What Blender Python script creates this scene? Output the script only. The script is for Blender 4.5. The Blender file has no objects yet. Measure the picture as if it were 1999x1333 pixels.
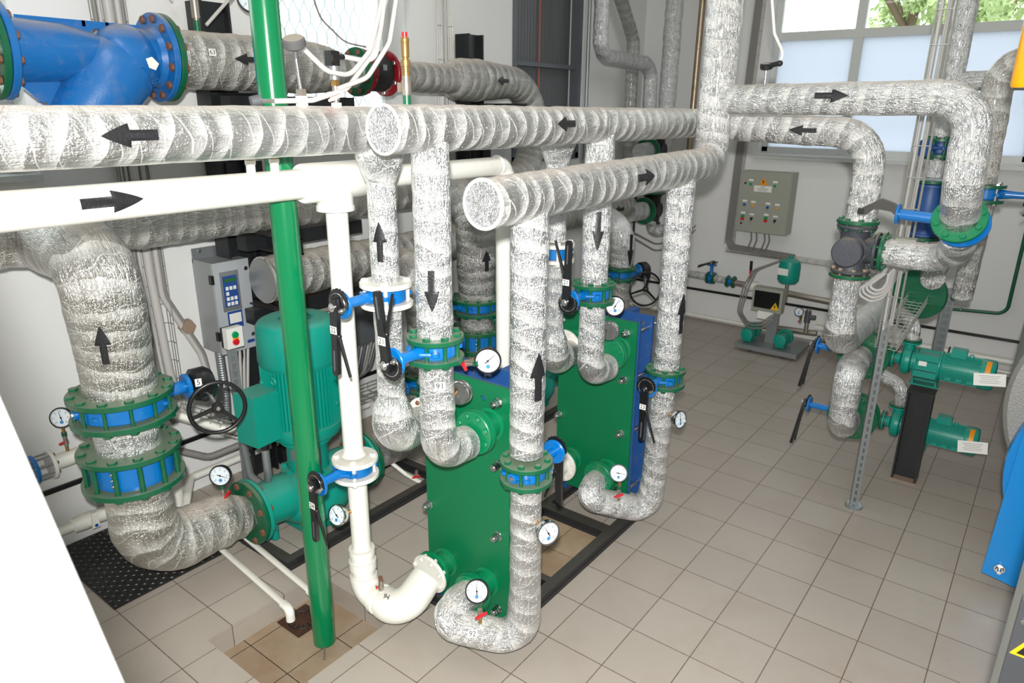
import bpy, math, random
from mathutils import Vector as V, Matrix, noise
random.seed(7)
PI = math.pi
SC = bpy.context.scene
COL = SC.collection
X3, Y3, Z3 = V((1, 0, 0)), V((0, 1, 0)), V((0, 0, 1))

# ------------------------------------------------------------------ materials
def srgb(r, g, b):
    f = lambda c: (c / 255 / 12.92) if c / 255 <= 0.04045 else ((c / 255 + 0.055) / 1.055) ** 2.4
    return (f(r), f(g), f(b), 1)

def newmat(name):
    m = bpy.data.materials.new(name); m.use_nodes = True
    nt = m.node_tree
    return m, nt, nt.nodes['Principled BSDF'], nt.nodes, nt.links

def mat(name, col, rough=0.5, metal=0.0, bump=0.0, bscale=60, dirt=0.0, dirtcol=(150, 120, 90), spec=0.5, coat=0.0, trans=0.0, dust=0.0):
    m, nt, p, N, L = newmat(name)
    c = srgb(*col)
    p.inputs['Base Color'].default_value = c
    p.inputs['Roughness'].default_value = rough
    p.inputs['Metallic'].default_value = metal
    p.inputs['Specular IOR Level'].default_value = spec
    p.inputs['Coat Weight'].default_value = coat
    p.inputs['Coat Roughness'].default_value = 0.15
    p.inputs['Transmission Weight'].default_value = trans
    tc = N.new('ShaderNodeTexCoord')
    last = None
    if dirt > 0:
        n = N.new('ShaderNodeTexNoise'); n.inputs['Scale'].default_value = 9; n.inputs['Detail'].default_value = 8
        n.inputs['Roughness'].default_value = 0.7
        L.new(tc.outputs['Object'], n.inputs['Vector'])
        r = N.new('ShaderNodeValToRGB'); r.color_ramp.elements[0].position = 0.52; r.color_ramp.elements[1].position = 0.75
        L.new(n.outputs['Fac'], r.inputs['Fac'])
        mu = N.new('ShaderNodeMath'); mu.operation = 'MULTIPLY'; mu.inputs[1].default_value = dirt
        L.new(r.outputs['Color'], mu.inputs[0])
        mx = N.new('ShaderNodeMix'); mx.data_type = 'RGBA'
        mx.inputs['A'].default_value = c; mx.inputs['B'].default_value = srgb(*dirtcol)
        L.new(mu.outputs[0], mx.inputs['Factor'])
        last = mx.outputs['Result']
        L.new(last, p.inputs['Base Color'])
    if dust > 0:   # settled dust lies on upward faces
        g = N.new('ShaderNodeNewGeometry'); s = N.new('ShaderNodeSeparateXYZ'); L.new(g.outputs['Normal'], s.inputs[0])
        mr = N.new('ShaderNodeMapRange'); mr.inputs['From Min'].default_value = 0.55; mr.inputs['From Max'].default_value = 1.0
        mr.inputs['To Max'].default_value = dust
        L.new(s.outputs['Z'], mr.inputs['Value'])
        mx = N.new('ShaderNodeMix'); mx.data_type = 'RGBA'
        mx.inputs['A'].default_value = c; mx.inputs['B'].default_value = srgb(178, 168, 150)
        if last: L.new(last, mx.inputs['A'])
        L.new(mr.outputs[0], mx.inputs['Factor']); L.new(mx.outputs['Result'], p.inputs['Base Color'])
    if bump > 0:
        n = N.new('ShaderNodeTexNoise'); n.inputs['Scale'].default_value = bscale; n.inputs['Detail'].default_value = 4
        L.new(tc.outputs['Object'], n.inputs['Vector'])
        b = N.new('ShaderNodeBump'); b.inputs['Strength'].default_value = bump; b.inputs['Distance'].default_value = 0.004
        L.new(n.outputs['Fac'], b.inputs['Height']); L.new(b.outputs['Normal'], p.inputs['Normal'])
    return m

def foil(name, base=(216, 218, 219), rough=0.3, film=0.5, dust=0.55, crink=1.0, lng=1.0, bandw=.7):
    """Crinkled aluminium insulation wrapped in spiral turns of clear film. UV in metres: u round, v along."""
    m, nt, p, N, L = newmat(name)
    uv = N.new('ShaderNodeUVMap'); uv.uv_map = 'UVMap'
    def mp(sx, sy):
        q = N.new('ShaderNodeMapping'); q.inputs['Scale'].default_value = (sx, sy, 1); L.new(uv.outputs['UV'], q.inputs['Vector']); return q
    def noi(q, scale, det=3, rg=.6, dist=0.0):
        n = N.new('ShaderNodeTexNoise'); n.inputs['Scale'].default_value = scale; n.inputs['Detail'].default_value = det
        n.inputs['Roughness'].default_value = rg; n.inputs['Distortion'].default_value = dist
        L.new(q.outputs[0], n.inputs['Vector']); return n
    def ma(op, a, b=None, c=None):
        x = N.new('ShaderNodeMath'); x.operation = op
        for i, v in enumerate((a, b, c)):
            if v is None: continue
            if isinstance(v, (int, float)): x.inputs[i].default_value = v
            else: L.new(v, x.inputs[i])
        return x.outputs[0]
    sep = N.new('ShaderNodeSeparateXYZ'); L.new(uv.outputs['UV'], sep.inputs[0])
    uv2 = N.new('ShaderNodeUVMap'); uv2.uv_map = 'Turns'; sp2 = N.new('ShaderNodeSeparateXYZ'); L.new(uv2.outputs['UV'], sp2.inputs[0])
    turn = sp2.outputs['X']
    tcw = N.new('ShaderNodeTexCoord'); warp = N.new('ShaderNodeTexNoise'); warp.inputs['Scale'].default_value = 6; warp.inputs['Detail'].default_value = 1
    L.new(tcw.outputs['Object'], warp.inputs['Vector'])
    # crinkles: fine ridges
    c1 = noi(mp(1.0, 0.30 * lng), 84, 3, .6, .9)
    c2 = noi(mp(1.0, .7), 190, 2)
    c3 = noi(mp(.7, 1), 26, 3)
    # spiral wrap bands
    t = ma('ADD', ma('MULTIPLY', sep.outputs['Y'], 11.0), ma('ADD', turn, ma('MULTIPLY', warp.outputs['Fac'], 1.0)))
    fr = ma('FRACT', t)
    band = ma('PINGPONG', t, .5)
    # thin film edges (two spirals crossing)
    t2 = ma('ADD', ma('MULTIPLY', sep.outputs['Y'], 15.0), ma('ADD', ma('MULTIPLY', turn, -2.0), ma('MULTIPLY', warp.outputs['Fac'], 1.6)))
    l1 = ma('LESS_THAN', ma('FRACT', t), .05)
    l2 = ma('LESS_THAN', ma('FRACT', t2), .06)
    lines = ma('MAXIMUM', l1, l2)
    filmN = noi(mp(1, .5), 5, 4)
    bm = N.new('ShaderNodeMapRange'); bm.inputs['From Min'].default_value = .42; bm.inputs['From Max'].default_value = .6
    L.new(filmN.outputs['Fac'], bm.inputs['Value'])
    sm = N.new('ShaderNodeMapRange'); sm.inputs['From Min'].default_value = .45; sm.inputs['From Max'].default_value = .95; L.new(fr, sm.inputs['Value'])
    filmf = ma('MULTIPLY', ma('MAXIMUM', ma('MULTIPLY', ma('ADD', bm.outputs[0], .35), sm.outputs[0]), ma('MULTIPLY', lines, 1.0)), min(1, film * 1.35))
    mixc = N.new('ShaderNodeMix'); mixc.data_type = 'RGBA'
    mixc.inputs['A'].default_value = srgb(*base); mixc.inputs['B'].default_value = srgb(232, 232, 228)
    L.new(filmf, mixc.inputs['Factor'])
    g = N.new('ShaderNodeNewGeometry'); s = N.new('ShaderNodeSeparateXYZ'); L.new(g.outputs['Normal'], s.inputs[0])
    dn = noi(mp(1, 1), 12, 4)
    du = N.new('ShaderNodeMapRange'); du.inputs['From Min'].default_value = .62; du.inputs['From Max'].default_value = 1.0; du.inputs['To Max'].default_value = dust
    L.new(s.outputs['Z'], du.inputs['Value'])
    duf = ma('MULTIPLY', du.outputs[0], ma('ADD', dn.outputs['Fac'], .35))
    mixd = N.new('ShaderNodeMix'); mixd.data_type = 'RGBA'
    L.new(mixc.outputs['Result'], mixd.inputs['A']); mixd.inputs['B'].default_value = srgb(214, 200, 184)
    L.new(duf, mixd.inputs['Factor'])
    # brown seam lines of grime
    gl = ma('MULTIPLY', ma('LESS_THAN', ma('FRACT', ma('ADD', ma('MULTIPLY', sep.outputs['Y'], 5.3), ma('ADD', turn, ma('MULTIPLY', warp.outputs['Fac'], 1.2)))), .022), ma('MULTIPLY', dn.outputs['Fac'], .55))
    mixg = N.new('ShaderNodeMix'); mixg.data_type = 'RGBA'
    L.new(mixd.outputs['Result'], mixg.inputs['A']); mixg.inputs['B'].default_value = srgb(120, 96, 74); L.new(gl, mixg.inputs['Factor'])
    L.new(mixg.outputs['Result'], p.inputs['Base Color'])
    L.new(ma('SUBTRACT', .93, ma('MAXIMUM', ma('MULTIPLY', filmf, .75), ma('MULTIPLY', duf, .9))), p.inputs['Metallic'])
    L.new(ma('ADD', rough, ma('MULTIPLY', duf, .35)), p.inputs['Roughness'])
    p.inputs['Coat Weight'].default_value = .25; p.inputs['Coat Roughness'].default_value = .12
    b1 = N.new('ShaderNodeBump'); b1.inputs['Strength'].default_value = 1.0; b1.inputs['Distance'].default_value = .0075 * crink
    ridge = ma('ABSOLUTE', ma('SUBTRACT', ma('MULTIPLY', c1.outputs['Fac'], 2.0), 1.0))
    L.new(ma('ADD', ma('MULTIPLY', ridge, -1.0), ma('ADD', ma('MULTIPLY', c1.outputs['Fac'], .5), ma('MULTIPLY', c2.outputs['Fac'], .55))), b1.inputs['Height'])
    b2 = N.new('ShaderNodeBump'); b2.inputs['Strength'].default_value = 1.0; b2.inputs['Distance'].default_value = .007
    L.new(ma('ADD', ma('MULTIPLY', c3.outputs['Fac'], .7), ma('ADD', ma('MULTIPLY', fr, .5 * bandw), ma('MULTIPLY', lines, .14))), b2.inputs['Height'])
    L.new(b1.outputs['Normal'], b2.inputs['Normal']); L.new(b2.outputs['Normal'], p.inputs['Normal'])
    return m

M = {}
M['foil'] = foil('foil_wrap')
M['foil_l'] = foil('foil_smooth_wrap', base=(216, 217, 216), rough=.28, film=.45, dust=.75, lng=.55, bandw=.15, crink=.7)
M['foil_h'] = foil('foil_header_wrap', base=(212, 213, 212), rough=.28, film=.85, dust=.75)
M['foil_dull'] = foil('foil_wrap_dull', base=(176, 176, 173), rough=.30, film=.35, dust=.75)
M['foil_old'] = foil('foil_wrap_dusty', base=(192, 190, 184), rough=.30, film=.45, dust=.9)
M['foil_end'] = foil('foil_cap', base=(176, 178, 180), rough=.26, film=0.0, dust=.1, crink=1.6, lng=.8)
M['film'] = mat('film_edge', (228, 228, 224), .35, bump=.4, bscale=90)
M['white'] = mat('white_plastic', (238, 238, 230), .32, dirt=.25, dirtcol=(200, 180, 150), dust=.5)
M['whitef'] = mat('white_flange_paint', (228, 227, 220), .4, dirt=.5, dirtcol=(176, 140, 105), dust=.35)
M['green'] = mat('green_pole_paint', (0, 118, 70), .22, coat=.5, bump=.04)
M['gflange'] = mat('dark_green_paint', (0, 90, 58), .38, dirt=.35, dirtcol=(105, 92, 70), coat=.15, dust=.3, bump=.15)
M['gplate'] = mat('heat_exchanger_green', (0, 108, 66), .45, bump=.08, bscale=200)
M['gnoz'] = mat('nozzle_green', (0, 120, 76), .4, dirt=.12, bump=.1, coat=.1)
M['bplate'] = mat('blue_steel', (34, 78, 138), .45, dirt=.15, bump=.05)
M['blue'] = mat('valve_blue', (0, 108, 182), .3, coat=.3, bump=.12, dirt=.12, dirtcol=(170, 160, 150))
M['blue2'] = mat('strainer_blue', (18, 102, 172), .34, coat=.25, bump=.18, bscale=150, dirt=.3, dirtcol=(140, 130, 130), dust=.6)
M['teal'] = mat('pump_teal', (0, 146, 128), .4, bump=.1, dirt=.12, dirtcol=(90, 110, 95), dust=.12)
M['tealdk'] = mat('pump_teal_deep', (0, 118, 98), .45, bump=.12)
M['black'] = mat('black_plastic', (22, 23, 25), .35, coat=.15)
M['tape'] = mat('black_tape', (28, 28, 31), .42, bump=.3, bscale=120)
M['steelblk'] = mat('black_steel', (30, 32, 35), .45, dirt=.2, dirtcol=(70, 68, 66), bump=.1, dust=.1)
M['chrome'] = mat('chrome', (205, 205, 205), .18, 1.0)
M['zinc'] = mat('zinc_bolt', (170, 172, 168), .32, .9, dirt=.2)
M['rust'] = mat('rusty_bolt', (124, 84, 66), .7, .2, bump=.4, dirt=.4, dirtcol=(90, 60, 45))
M['galv'] = mat('galvanised_steel', (158, 164, 166), .42, .7, dirt=.2, dirtcol=(120, 120, 118), bump=.08)
M['wire'] = mat('tray_wire', (186, 186, 178), .4, .7)
M['conduit'] = mat('grey_conduit', (186, 184, 180), .45)
M['conduitdk'] = mat('grey_cable', (128, 126, 122), .5)
M['brass'] = mat('brass', (176, 140, 86), .35, .8, dirt=.4, dirtcol=(120, 90, 60))
M['steel'] = mat('steel_fitting', (176, 168, 158), .35, .8, dirt=.3)
M['red'] = mat('red_handle', (208, 28, 40), .35, coat=.2)
M['redfl'] = mat('red_flange', (140, 16, 30), .4, dirt=.2, dust=.3)
M['rubber'] = mat('black_rubber', (34, 33, 36), .55)
M['dial'] = mat('dial_white', (222, 232, 238), .4)
M['dialblue'] = mat('dial_blue', (60, 130, 190), .5)
M['ink'] = mat('black_ink', (20, 20, 22), .5)
M['paper'] = mat('label_paper', (232, 232, 226), .5)
M['yellow'] = mat('warning_yellow', (240, 190, 20), .45)
M['orange'] = mat('orange_sticker', (238, 150, 20), .45)
M['gas'] = mat('gas_yellow', (245, 170, 0), .35, coat=.3)
M['panelgrey'] = mat('panel_grey', (158, 160, 148), .45, bump=.1, bscale=300)
M['vfd'] = mat('drive_grey', (172, 177, 181), .38)
M['vfddk'] = mat('drive_side_grey', (150, 153, 154), .42)
M['keyblue'] = mat('keypad_blue', (34, 72, 142), .4)
M['lcd'] = mat('lcd_green', (40, 100, 50), .3)
M['greybox'] = mat('dark_grey_box', (82, 85, 88), .5)
M['valvegrey'] = mat('cast_grey', (62, 66, 74), .5, bump=.3, bscale=140, dirt=.25, dirtcol=(120, 112, 100), dust=.5)
M['skyblue'] = mat('tank_blue', (0, 130, 205), .35, coat=.2)
M['jacket'] = mat('tank_jacket', (150, 150, 146), .5, .4, bump=.8, bscale=130)
M['darkcab'] = mat('dark_cabinet', (62, 64, 68), .4)
M['litecab'] = mat('light_cabinet', (176, 180, 178), .45, bump=.1)
M['glassy'] = mat('dark_window', (24, 28, 28), .15)
M['btn_green'] = mat('button_green', (0, 150, 90), .35)
M['btn_blue'] = mat('button_blue', (0, 80, 160), .35)
M['btn_orange'] = mat('button_orange', (235, 160, 60), .35)
M['copper'] = mat('tarnished_pipe', (176, 160, 136), .35, .8, dirt=.7, dirtcol=(110, 80, 50), bump=.5)
M['rail'] = mat('white_rail', (240, 242, 240), .35)
M['plug'] = mat('junction_brown', (150, 128, 112), .5)
M['lattice'] = mat('white_lattice', (225, 232, 238), .6)
M['seal'] = mat('gasket', (60, 58, 54), .7, dirt=.4)
M['wframe'] = mat('window_frame_white', (205, 208, 205), .4)
M['tie'] = mat('cable_tie', (226, 222, 208), .5)

def wall_mat(name, col):
    m, nt, p, N, L = newmat(name)
    tc = N.new('ShaderNodeTexCoord')
    n = N.new('ShaderNodeTexNoise'); n.inputs['Scale'].default_value = 1.6; n.inputs['Detail'].default_value = 6
    L.new(tc.outputs['Object'], n.inputs['Vector'])
    mx = N.new('ShaderNodeMix'); mx.data_type = 'RGBA'; a = srgb(*col); b = srgb(col[0] - 9, col[1] - 8, col[2] - 7)
    mx.inputs['A'].default_value = a; mx.inputs['B'].default_value = b
    L.new(n.outputs['Fac'], mx.inputs['Factor']); L.new(mx.outputs['Result'], p.inputs['Base Color'])
    p.inputs['Roughness'].default_value = .7
    n2 = N.new('ShaderNodeTexNoise'); n2.inputs['Scale'].default_value = 60; n2.inputs['Detail'].default_value = 5
    L.new(tc.outputs['Object'], n2.inputs['Vector'])
    bu = N.new('ShaderNodeBump'); bu.inputs['Strength'].default_value = .12; bu.inputs['Distance'].default_value = .003
    L.new(n2.outputs['Fac'], bu.inputs['Height']); L.new(bu.outputs['Normal'], p.inputs['Normal'])
    return m
M['wall'] = wall_mat('plaster', (232, 232, 230))
M['ceil'] = wall_mat('ceiling_paint', (225, 226, 224))

def tile_mat(name, tile=.3, base=((177, 167, 154), (171, 160, 147)), grout=(104, 90, 78), stain=0.0, ox=0.0, oy=0.0):
    m, nt, p, N, L = newmat(name)
    tc = N.new('ShaderNodeTexCoord'); s = N.new('ShaderNodeSeparateXYZ'); L.new(tc.outputs['Object'], s.inputs[0])
    def ma(op, a, b=None):
        x = N.new('ShaderNodeMath'); x.operation = op
        for i, v in enumerate((a, b)):
            if v is None: continue
            if isinstance(v, (int, float)): x.inputs[i].default_value = v
            else: L.new(v, x.inputs[i])
        return x.outputs[0]
    fx = ma('DIVIDE', ma('ADD', s.outputs['X'], 30 * tile - ox), tile); fy = ma('DIVIDE', ma('ADD', s.outputs['Y'], 30 * tile - oy), tile)
    d = ma('MINIMUM', ma('PINGPONG', fx, .5), ma('PINGPONG', fy, .5))
    wob = N.new('ShaderNodeTexNoise'); wob.inputs['Scale'].default_value = 40; L.new(tc.outputs['Object'], wob.inputs['Vector'])
    g = ma('LESS_THAN', d, ma('ADD', .0045, ma('MULTIPLY', wob.outputs['Fac'], .006)))
    cb = N.new('ShaderNodeCombineXYZ'); L.new(ma('FLOOR', fx), cb.inputs[0]); L.new(ma('FLOOR', fy), cb.inputs[1])
    wn = N.new('ShaderNodeTexWhiteNoise'); wn.noise_dimensions = '2D'; L.new(cb.outputs[0], wn.inputs['Vector'])
    mx = N.new('ShaderNodeMix'); mx.data_type = 'RGBA'
    mx.inputs['A'].default_value = srgb(*base[0]); mx.inputs['B'].default_value = srgb(*base[1]); L.new(wn.outputs['Value'], mx.inputs['Factor'])
    sp = N.new('ShaderNodeTexNoise'); sp.inputs['Scale'].default_value = 420; sp.inputs['Detail'].default_value = 2
    L.new(tc.outputs['Object'], sp.inputs['Vector'])
    m2 = N.new('ShaderNodeMix'); m2.data_type = 'RGBA'; m2.blend_type = 'MULTIPLY'; m2.inputs['Factor'].default_value = .28
    L.new(mx.outputs['Result'], m2.inputs['A']); L.new(sp.outputs['Color'], m2.inputs['B'])
    hs = N.new('ShaderNodeHueSaturation'); hs.inputs['Saturation'].default_value = .85; hs.inputs['Value'].default_value = 1.12
    L.new(m2.outputs['Result'], hs.inputs['Color'])
    dn = N.new('ShaderNodeTexNoise'); dn.inputs['Scale'].default_value = 2.3; dn.inputs['Detail'].default_value = 9; dn.inputs['Roughness'].default_value = .65
    L.new(tc.outputs['Object'], dn.inputs['Vector'])
    mr = N.new('ShaderNodeMapRange'); mr.inputs['From Min'].default_value = .5 - stain * .25; mr.inputs['From Max'].default_value = .82 - stain * .2
    mr.inputs['To Max'].default_value = .45 + stain * .5
    L.new(dn.outputs['Fac'], mr.inputs['Value'])
    m3 = N.new('ShaderNodeMix'); m3.data_type = 'RGBA'; L.new(hs.outputs['Color'], m3.inputs['A'])
    m3.inputs['B'].default_value = srgb(120, 84, 52) if stain else srgb(152, 136, 118)
    L.new(mr.outputs[0], m3.inputs['Factor'])
    m4 = N.new('ShaderNodeMix'); m4.data_type = 'RGBA'; L.new(m3.outputs['Result'], m4.inputs['A'])
    m4.inputs['B'].default_value = srgb(*grout); L.new(g, m4.inputs['Factor'])
    L.new(m4.outputs['Result'], p.inputs['Base Color'])
    p.inputs['Roughness'].default_value = .38 if not stain else .22
    p.inputs['Specular IOR Level'].default_value = .4
    bu = N.new('ShaderNodeBump'); bu.inputs['Strength'].default_value = .5; bu.inputs['Distance'].default_value = .002; bu.invert = True
    L.new(g, bu.inputs['Height']); L.new(bu.outputs['Normal'], p.inputs['Normal'])
    return m
M['tile'] = tile_mat('floor_tile')
M['tilepit'] = tile_mat('pit_tile', base=((168, 150, 124), (158, 138, 112)), grout=(52, 44, 36), stain=.4, ox=-.02, oy=.05)
M['tilewet'] = tile_mat('wet_tile', base=((176, 152, 120), (168, 146, 116)), grout=(120, 82, 48), stain=.45)



def glass_mat(name, col=(1, 1, 1), frost=0.0, alpha=.35):
    m = bpy.data.materials.new(name); m.use_nodes = True; nt = m.node_tree; N = nt.nodes; L = nt.links
    for n in list(N): N.remove(n)
    o = N.new('ShaderNodeOutputMaterial')
    if frost:
        a = N.new('ShaderNodeBsdfTranslucent'); a.inputs['Color'].default_value = (*col, 1)
        b = N.new('ShaderNodeBsdfDiffuse'); b.inputs['Color'].default_value = (col[0] * .8, col[1] * .8, col[2] * .8, 1)
        mx = N.new('ShaderNodeMixShader'); mx.inputs[0].default_value = .3
        L.new(a.outputs[0], mx.inputs[1]); L.new(b.outputs[0], mx.inputs[2]); L.new(mx.outputs[0], o.inputs['Surface'])
    else:
        a = N.new('ShaderNodeBsdfTransparent'); a.inputs['Color'].default_value = (*col, 1)
        b = N.new('ShaderNodeBsdfGlossy'); b.inputs['Roughness'].default_value = .02
        fr = N.new('ShaderNodeFresnel'); fr.inputs['IOR'].default_value = 1.35
        mx = N.new('ShaderNodeMixShader'); L.new(fr.outputs[0], mx.inputs[0])
        L.new(a.outputs[0], mx.inputs[1]); L.new(b.outputs[0], mx.inputs[2]); L.new(mx.outputs[0], o.inputs['Surface'])
    return m
M['pane'] = glass_mat('window_glass', (.93, .97, .97))
M['frost'] = glass_mat('frosted_film', (.64, .69, .76), frost=1)

# ------------------------------------------------------------------ mesh builder
def frame(ax):
    ax = V(ax).normalized()
    r = Z3 if abs(ax.z) < .9 else X3
    a = ax.cross(r).normalized(); b = ax.cross(a).normalized()
    return ax, a, b

class MB:
    def __init__(s): s.v = []; s.f = []; s.uv = None; s.uvs = {}
    def add(s, vs, fs):
        o = len(s.v); s.v += [tuple(v) for v in vs]; s.f += [tuple(i + o for i in f) for f in fs]; return s
    def box(s, c, sz, R=None, taper=1.0):
        x, y, z = [k / 2 for k in sz]; c = V(c)
        vs = [V((i * x * (taper if k > 0 else 1), j * y * (taper if k > 0 else 1), k * z)) for k in (-1, 1) for j in (-1, 1) for i in (-1, 1)]
        if R is not None: vs = [R @ v for v in vs]
        return s.add([c + v for v in vs], [(0, 2, 3, 1), (4, 5, 7, 6), (0, 1, 5, 4), (2, 6, 7, 3), (0, 4, 6, 2), (1, 3, 7, 5)])
    def lathe(s, c, ax, prof, seg=28, a0=None, cap=True):
        ax, a, b = frame(ax); c = V(c); vs = []; fs = []
        for t, r in prof:
            for k in range(seg):
                th = 2 * PI * k / seg; vs.append(c + ax * t + (a * math.cos(th) + b * math.sin(th)) * r)
        for i in range(len(prof) - 1):
            for k in range(seg):
                k2 = (k + 1) % seg; fs.append((i * seg + k, i * seg + k2, (i + 1) * seg + k2, (i + 1) * seg + k))
        if cap:
            fs.append(tuple(range(seg))[::-1]); fs.append(tuple((len(prof) - 1) * seg + k for k in range(seg)))
        return s.add(vs, fs)
    def cyl(s, p0, p1, r, r1=None, seg=24):
        p0 = V(p0); p1 = V(p1); d = p1 - p0
        return s.lathe(p0, d, [(0, r), (d.length, r if r1 is None else r1)], seg)
    def disc(s, c, ax, r, t, bev=.0015, seg=32, ri=0):
        """disc centred on c, thickness t along ax, edges eased; ri > 0 leaves a hole"""
        h = t / 2; b = min(bev, h * .8)
        if ri: return s.lathe(c, ax, [(-h, ri), (-h, r - b), (-h + b, r), (h - b, r), (h, r - b), (h, ri), (-h, ri)], seg, cap=False)
        return s.lathe(c, ax, [(-h, r - b), (-h + b, r), (h - b, r), (h, r - b)], seg)
    def torus(s, c, ax, R, r, seg=40, ss=12):
        ax, a, b = frame(ax); c = V(c); vs = []; fs = []
        for i in range(seg):
            th = 2 * PI * i / seg; d = a * math.cos(th) + b * math.sin(th)
            for j in range(ss):
                ph = 2 * PI * j / ss; vs.append(c + d * (R + r * math.cos(ph)) + ax * r * math.sin(ph))
        for i in range(seg):
            for j in range(ss):
                i2 = (i + 1) % seg; j2 = (j + 1) % ss; fs.append((i * ss + j, i2 * ss + j, i2 * ss + j2, i * ss + j2))
        return s.add(vs, fs)
    def ball(s, c, r, sq=(1, 1, 1), seg=16, rings=10):
        c = V(c); vs = []; fs = []
        for i in range(rings + 1):
            ph = PI * i / rings
            for k in range(seg):
                th = 2 * PI * k / seg; vs.append(c + V((r * sq[0] * math.sin(ph) * math.cos(th), r * sq[1] * math.sin(ph) * math.sin(th), r * sq[2] * math.cos(ph))))
        for i in range(rings):
            for k in range(seg):
                k2 = (k + 1) % seg; fs.append((i * seg + k, (i + 1) * seg + k, (i + 1) * seg + k2, i * seg + k2))
        return s.add(vs, fs)
    def prism(s, poly, c, u, w, n, t):
        """polygon (2d) in the plane u,w at c, thickness t along n (from -t/2 to t/2)"""
        u, w, n, c = V(u), V(w), V(n), V(c); k = len(poly)
        vs = [c + u * x + w * y + n * (-t / 2) for x, y in poly] + [c + u * x + w * y + n * (t / 2) for x, y in poly]
        fs = [tuple(range(k))[::-1], tuple(range(k, 2 * k))] + [(i, (i + 1) % k, k + (i + 1) % k, k + i) for i in range(k)]
        return s.add(vs, fs)
    def build(s, name, m, parent=None, sharp=38, local=None, link=True):
        me = bpy.data.meshes.new(name)
        vs = s.v
        org = V((0, 0, 0))
        if parent is None and local is None:
            xs = [v[0] for v in vs]; ys = [v[1] for v in vs]; zs = [v[2] for v in vs]
            org = V(((min(xs) + max(xs)) / 2, (min(ys) + max(ys)) / 2, min(zs)))
            vs = [(v[0] - org.x, v[1] - org.y, v[2] - org.z) for v in vs]
        me.from_pydata(vs, [], s.f)
        me.validate(clean_customdata=False)
        if s.uv:
            lay = me.uv_layers.new(name='UVMap')
            for lp in me.loops: pass
            if len(me.loops) == sum(len(f) for f in s.uv):
                i = 0
                for f in s.uv:
                    for q in f: lay.data[i].uv = q; i += 1
                lay = me.uv_layers.new(name='Turns'); i = 0
                for f in s.uvs['t']:
                    for q in f: lay.data[i].uv = q; i += 1
        me.polygons.foreach_set('use_smooth', [True] * len(me.polygons))
        try: me.set_sharp_from_angle(angle=math.radians(sharp))
        except Exception: pass
        me.materials.append(m if not isinstance(m, str) else M[m])
        me.update()
        o = bpy.data.objects.new(name, me); o.location = org
        if link: COL.objects.link(o)
        if parent is not None: adopt(o, parent)
        return o

def adopt(o, parent):
    o.parent = parent
    if parent.type == 'EMPTY': o.matrix_parent_inverse = Matrix.Translation(-V(parent.location))

def tag(o, label=None, cat=None, group=None, kind=None):
    if label: o['label'] = label
    if cat: o['category'] = cat
    if group: o['group'] = group
    if kind: o['kind'] = kind
    return o
def thing(name, loc, label, cat, group=None, kind=None):
    o = bpy.data.objects.new(name, None); o.location = loc; o.empty_display_size = .05
    COL.objects.link(o); return tag(o, label, cat, group, kind)

def roundpath(pts, bend, step=.03):
    """pts: (x,y,z,r); corners rounded with radius bend; returns samples [(pos, r)]"""
    P = [V(p[:3]) for p in pts]; Rr = [p[3] for p in pts]
    out = [(P[0], Rr[0])]
    prev_end = P[0]; prev_r = Rr[0]
    def line(a, ra, b, rb):
        n = max(1, int((b - a).length / step))
        for i in range(1, n + 1): out.append((a.lerp(b, i / n), ra + (rb - ra) * i / n))
    for i in range(1, len(P) - 1):
        d0 = (P[i] - P[i - 1]).normalized(); d1 = (P[i + 1] - P[i]).normalized()
        ang = d0.angle(d1)
        if ang < .02:
            line(prev_end, prev_r, P[i], Rr[i]); prev_end = P[i]; prev_r = Rr[i]; continue
        b = bend[i] if isinstance(bend, dict) else bend
        t = b * math.tan(ang / 2)
        t = min(t, (P[i] - P[i - 1]).length * .95 if i == 1 else (P[i] - P[i - 1]).length * .5, (P[i + 1] - P[i]).length * .95 if i == len(P) - 2 else (P[i + 1] - P[i]).length * .5)
        b = t / math.tan(ang / 2)
        a = P[i] - d0 * t; e = P[i] + d1 * t
        line(prev_end, prev_r, a, Rr[i])
        ax = d0.cross(d1).normalized(); cen = a + (ax.cross(d0)).normalized() * b
        n = max(5, int(math.degrees(ang) / 9))
        for k in range(1, n + 1):
            q = Matrix.Rotation(ang * k / n, 3, ax) @ (a - cen); out.append((cen + q, Rr[i]))
        prev_end = e; prev_r = Rr[i]
    line(prev_end, prev_r, P[-1], Rr[-1])
    return out

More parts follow.
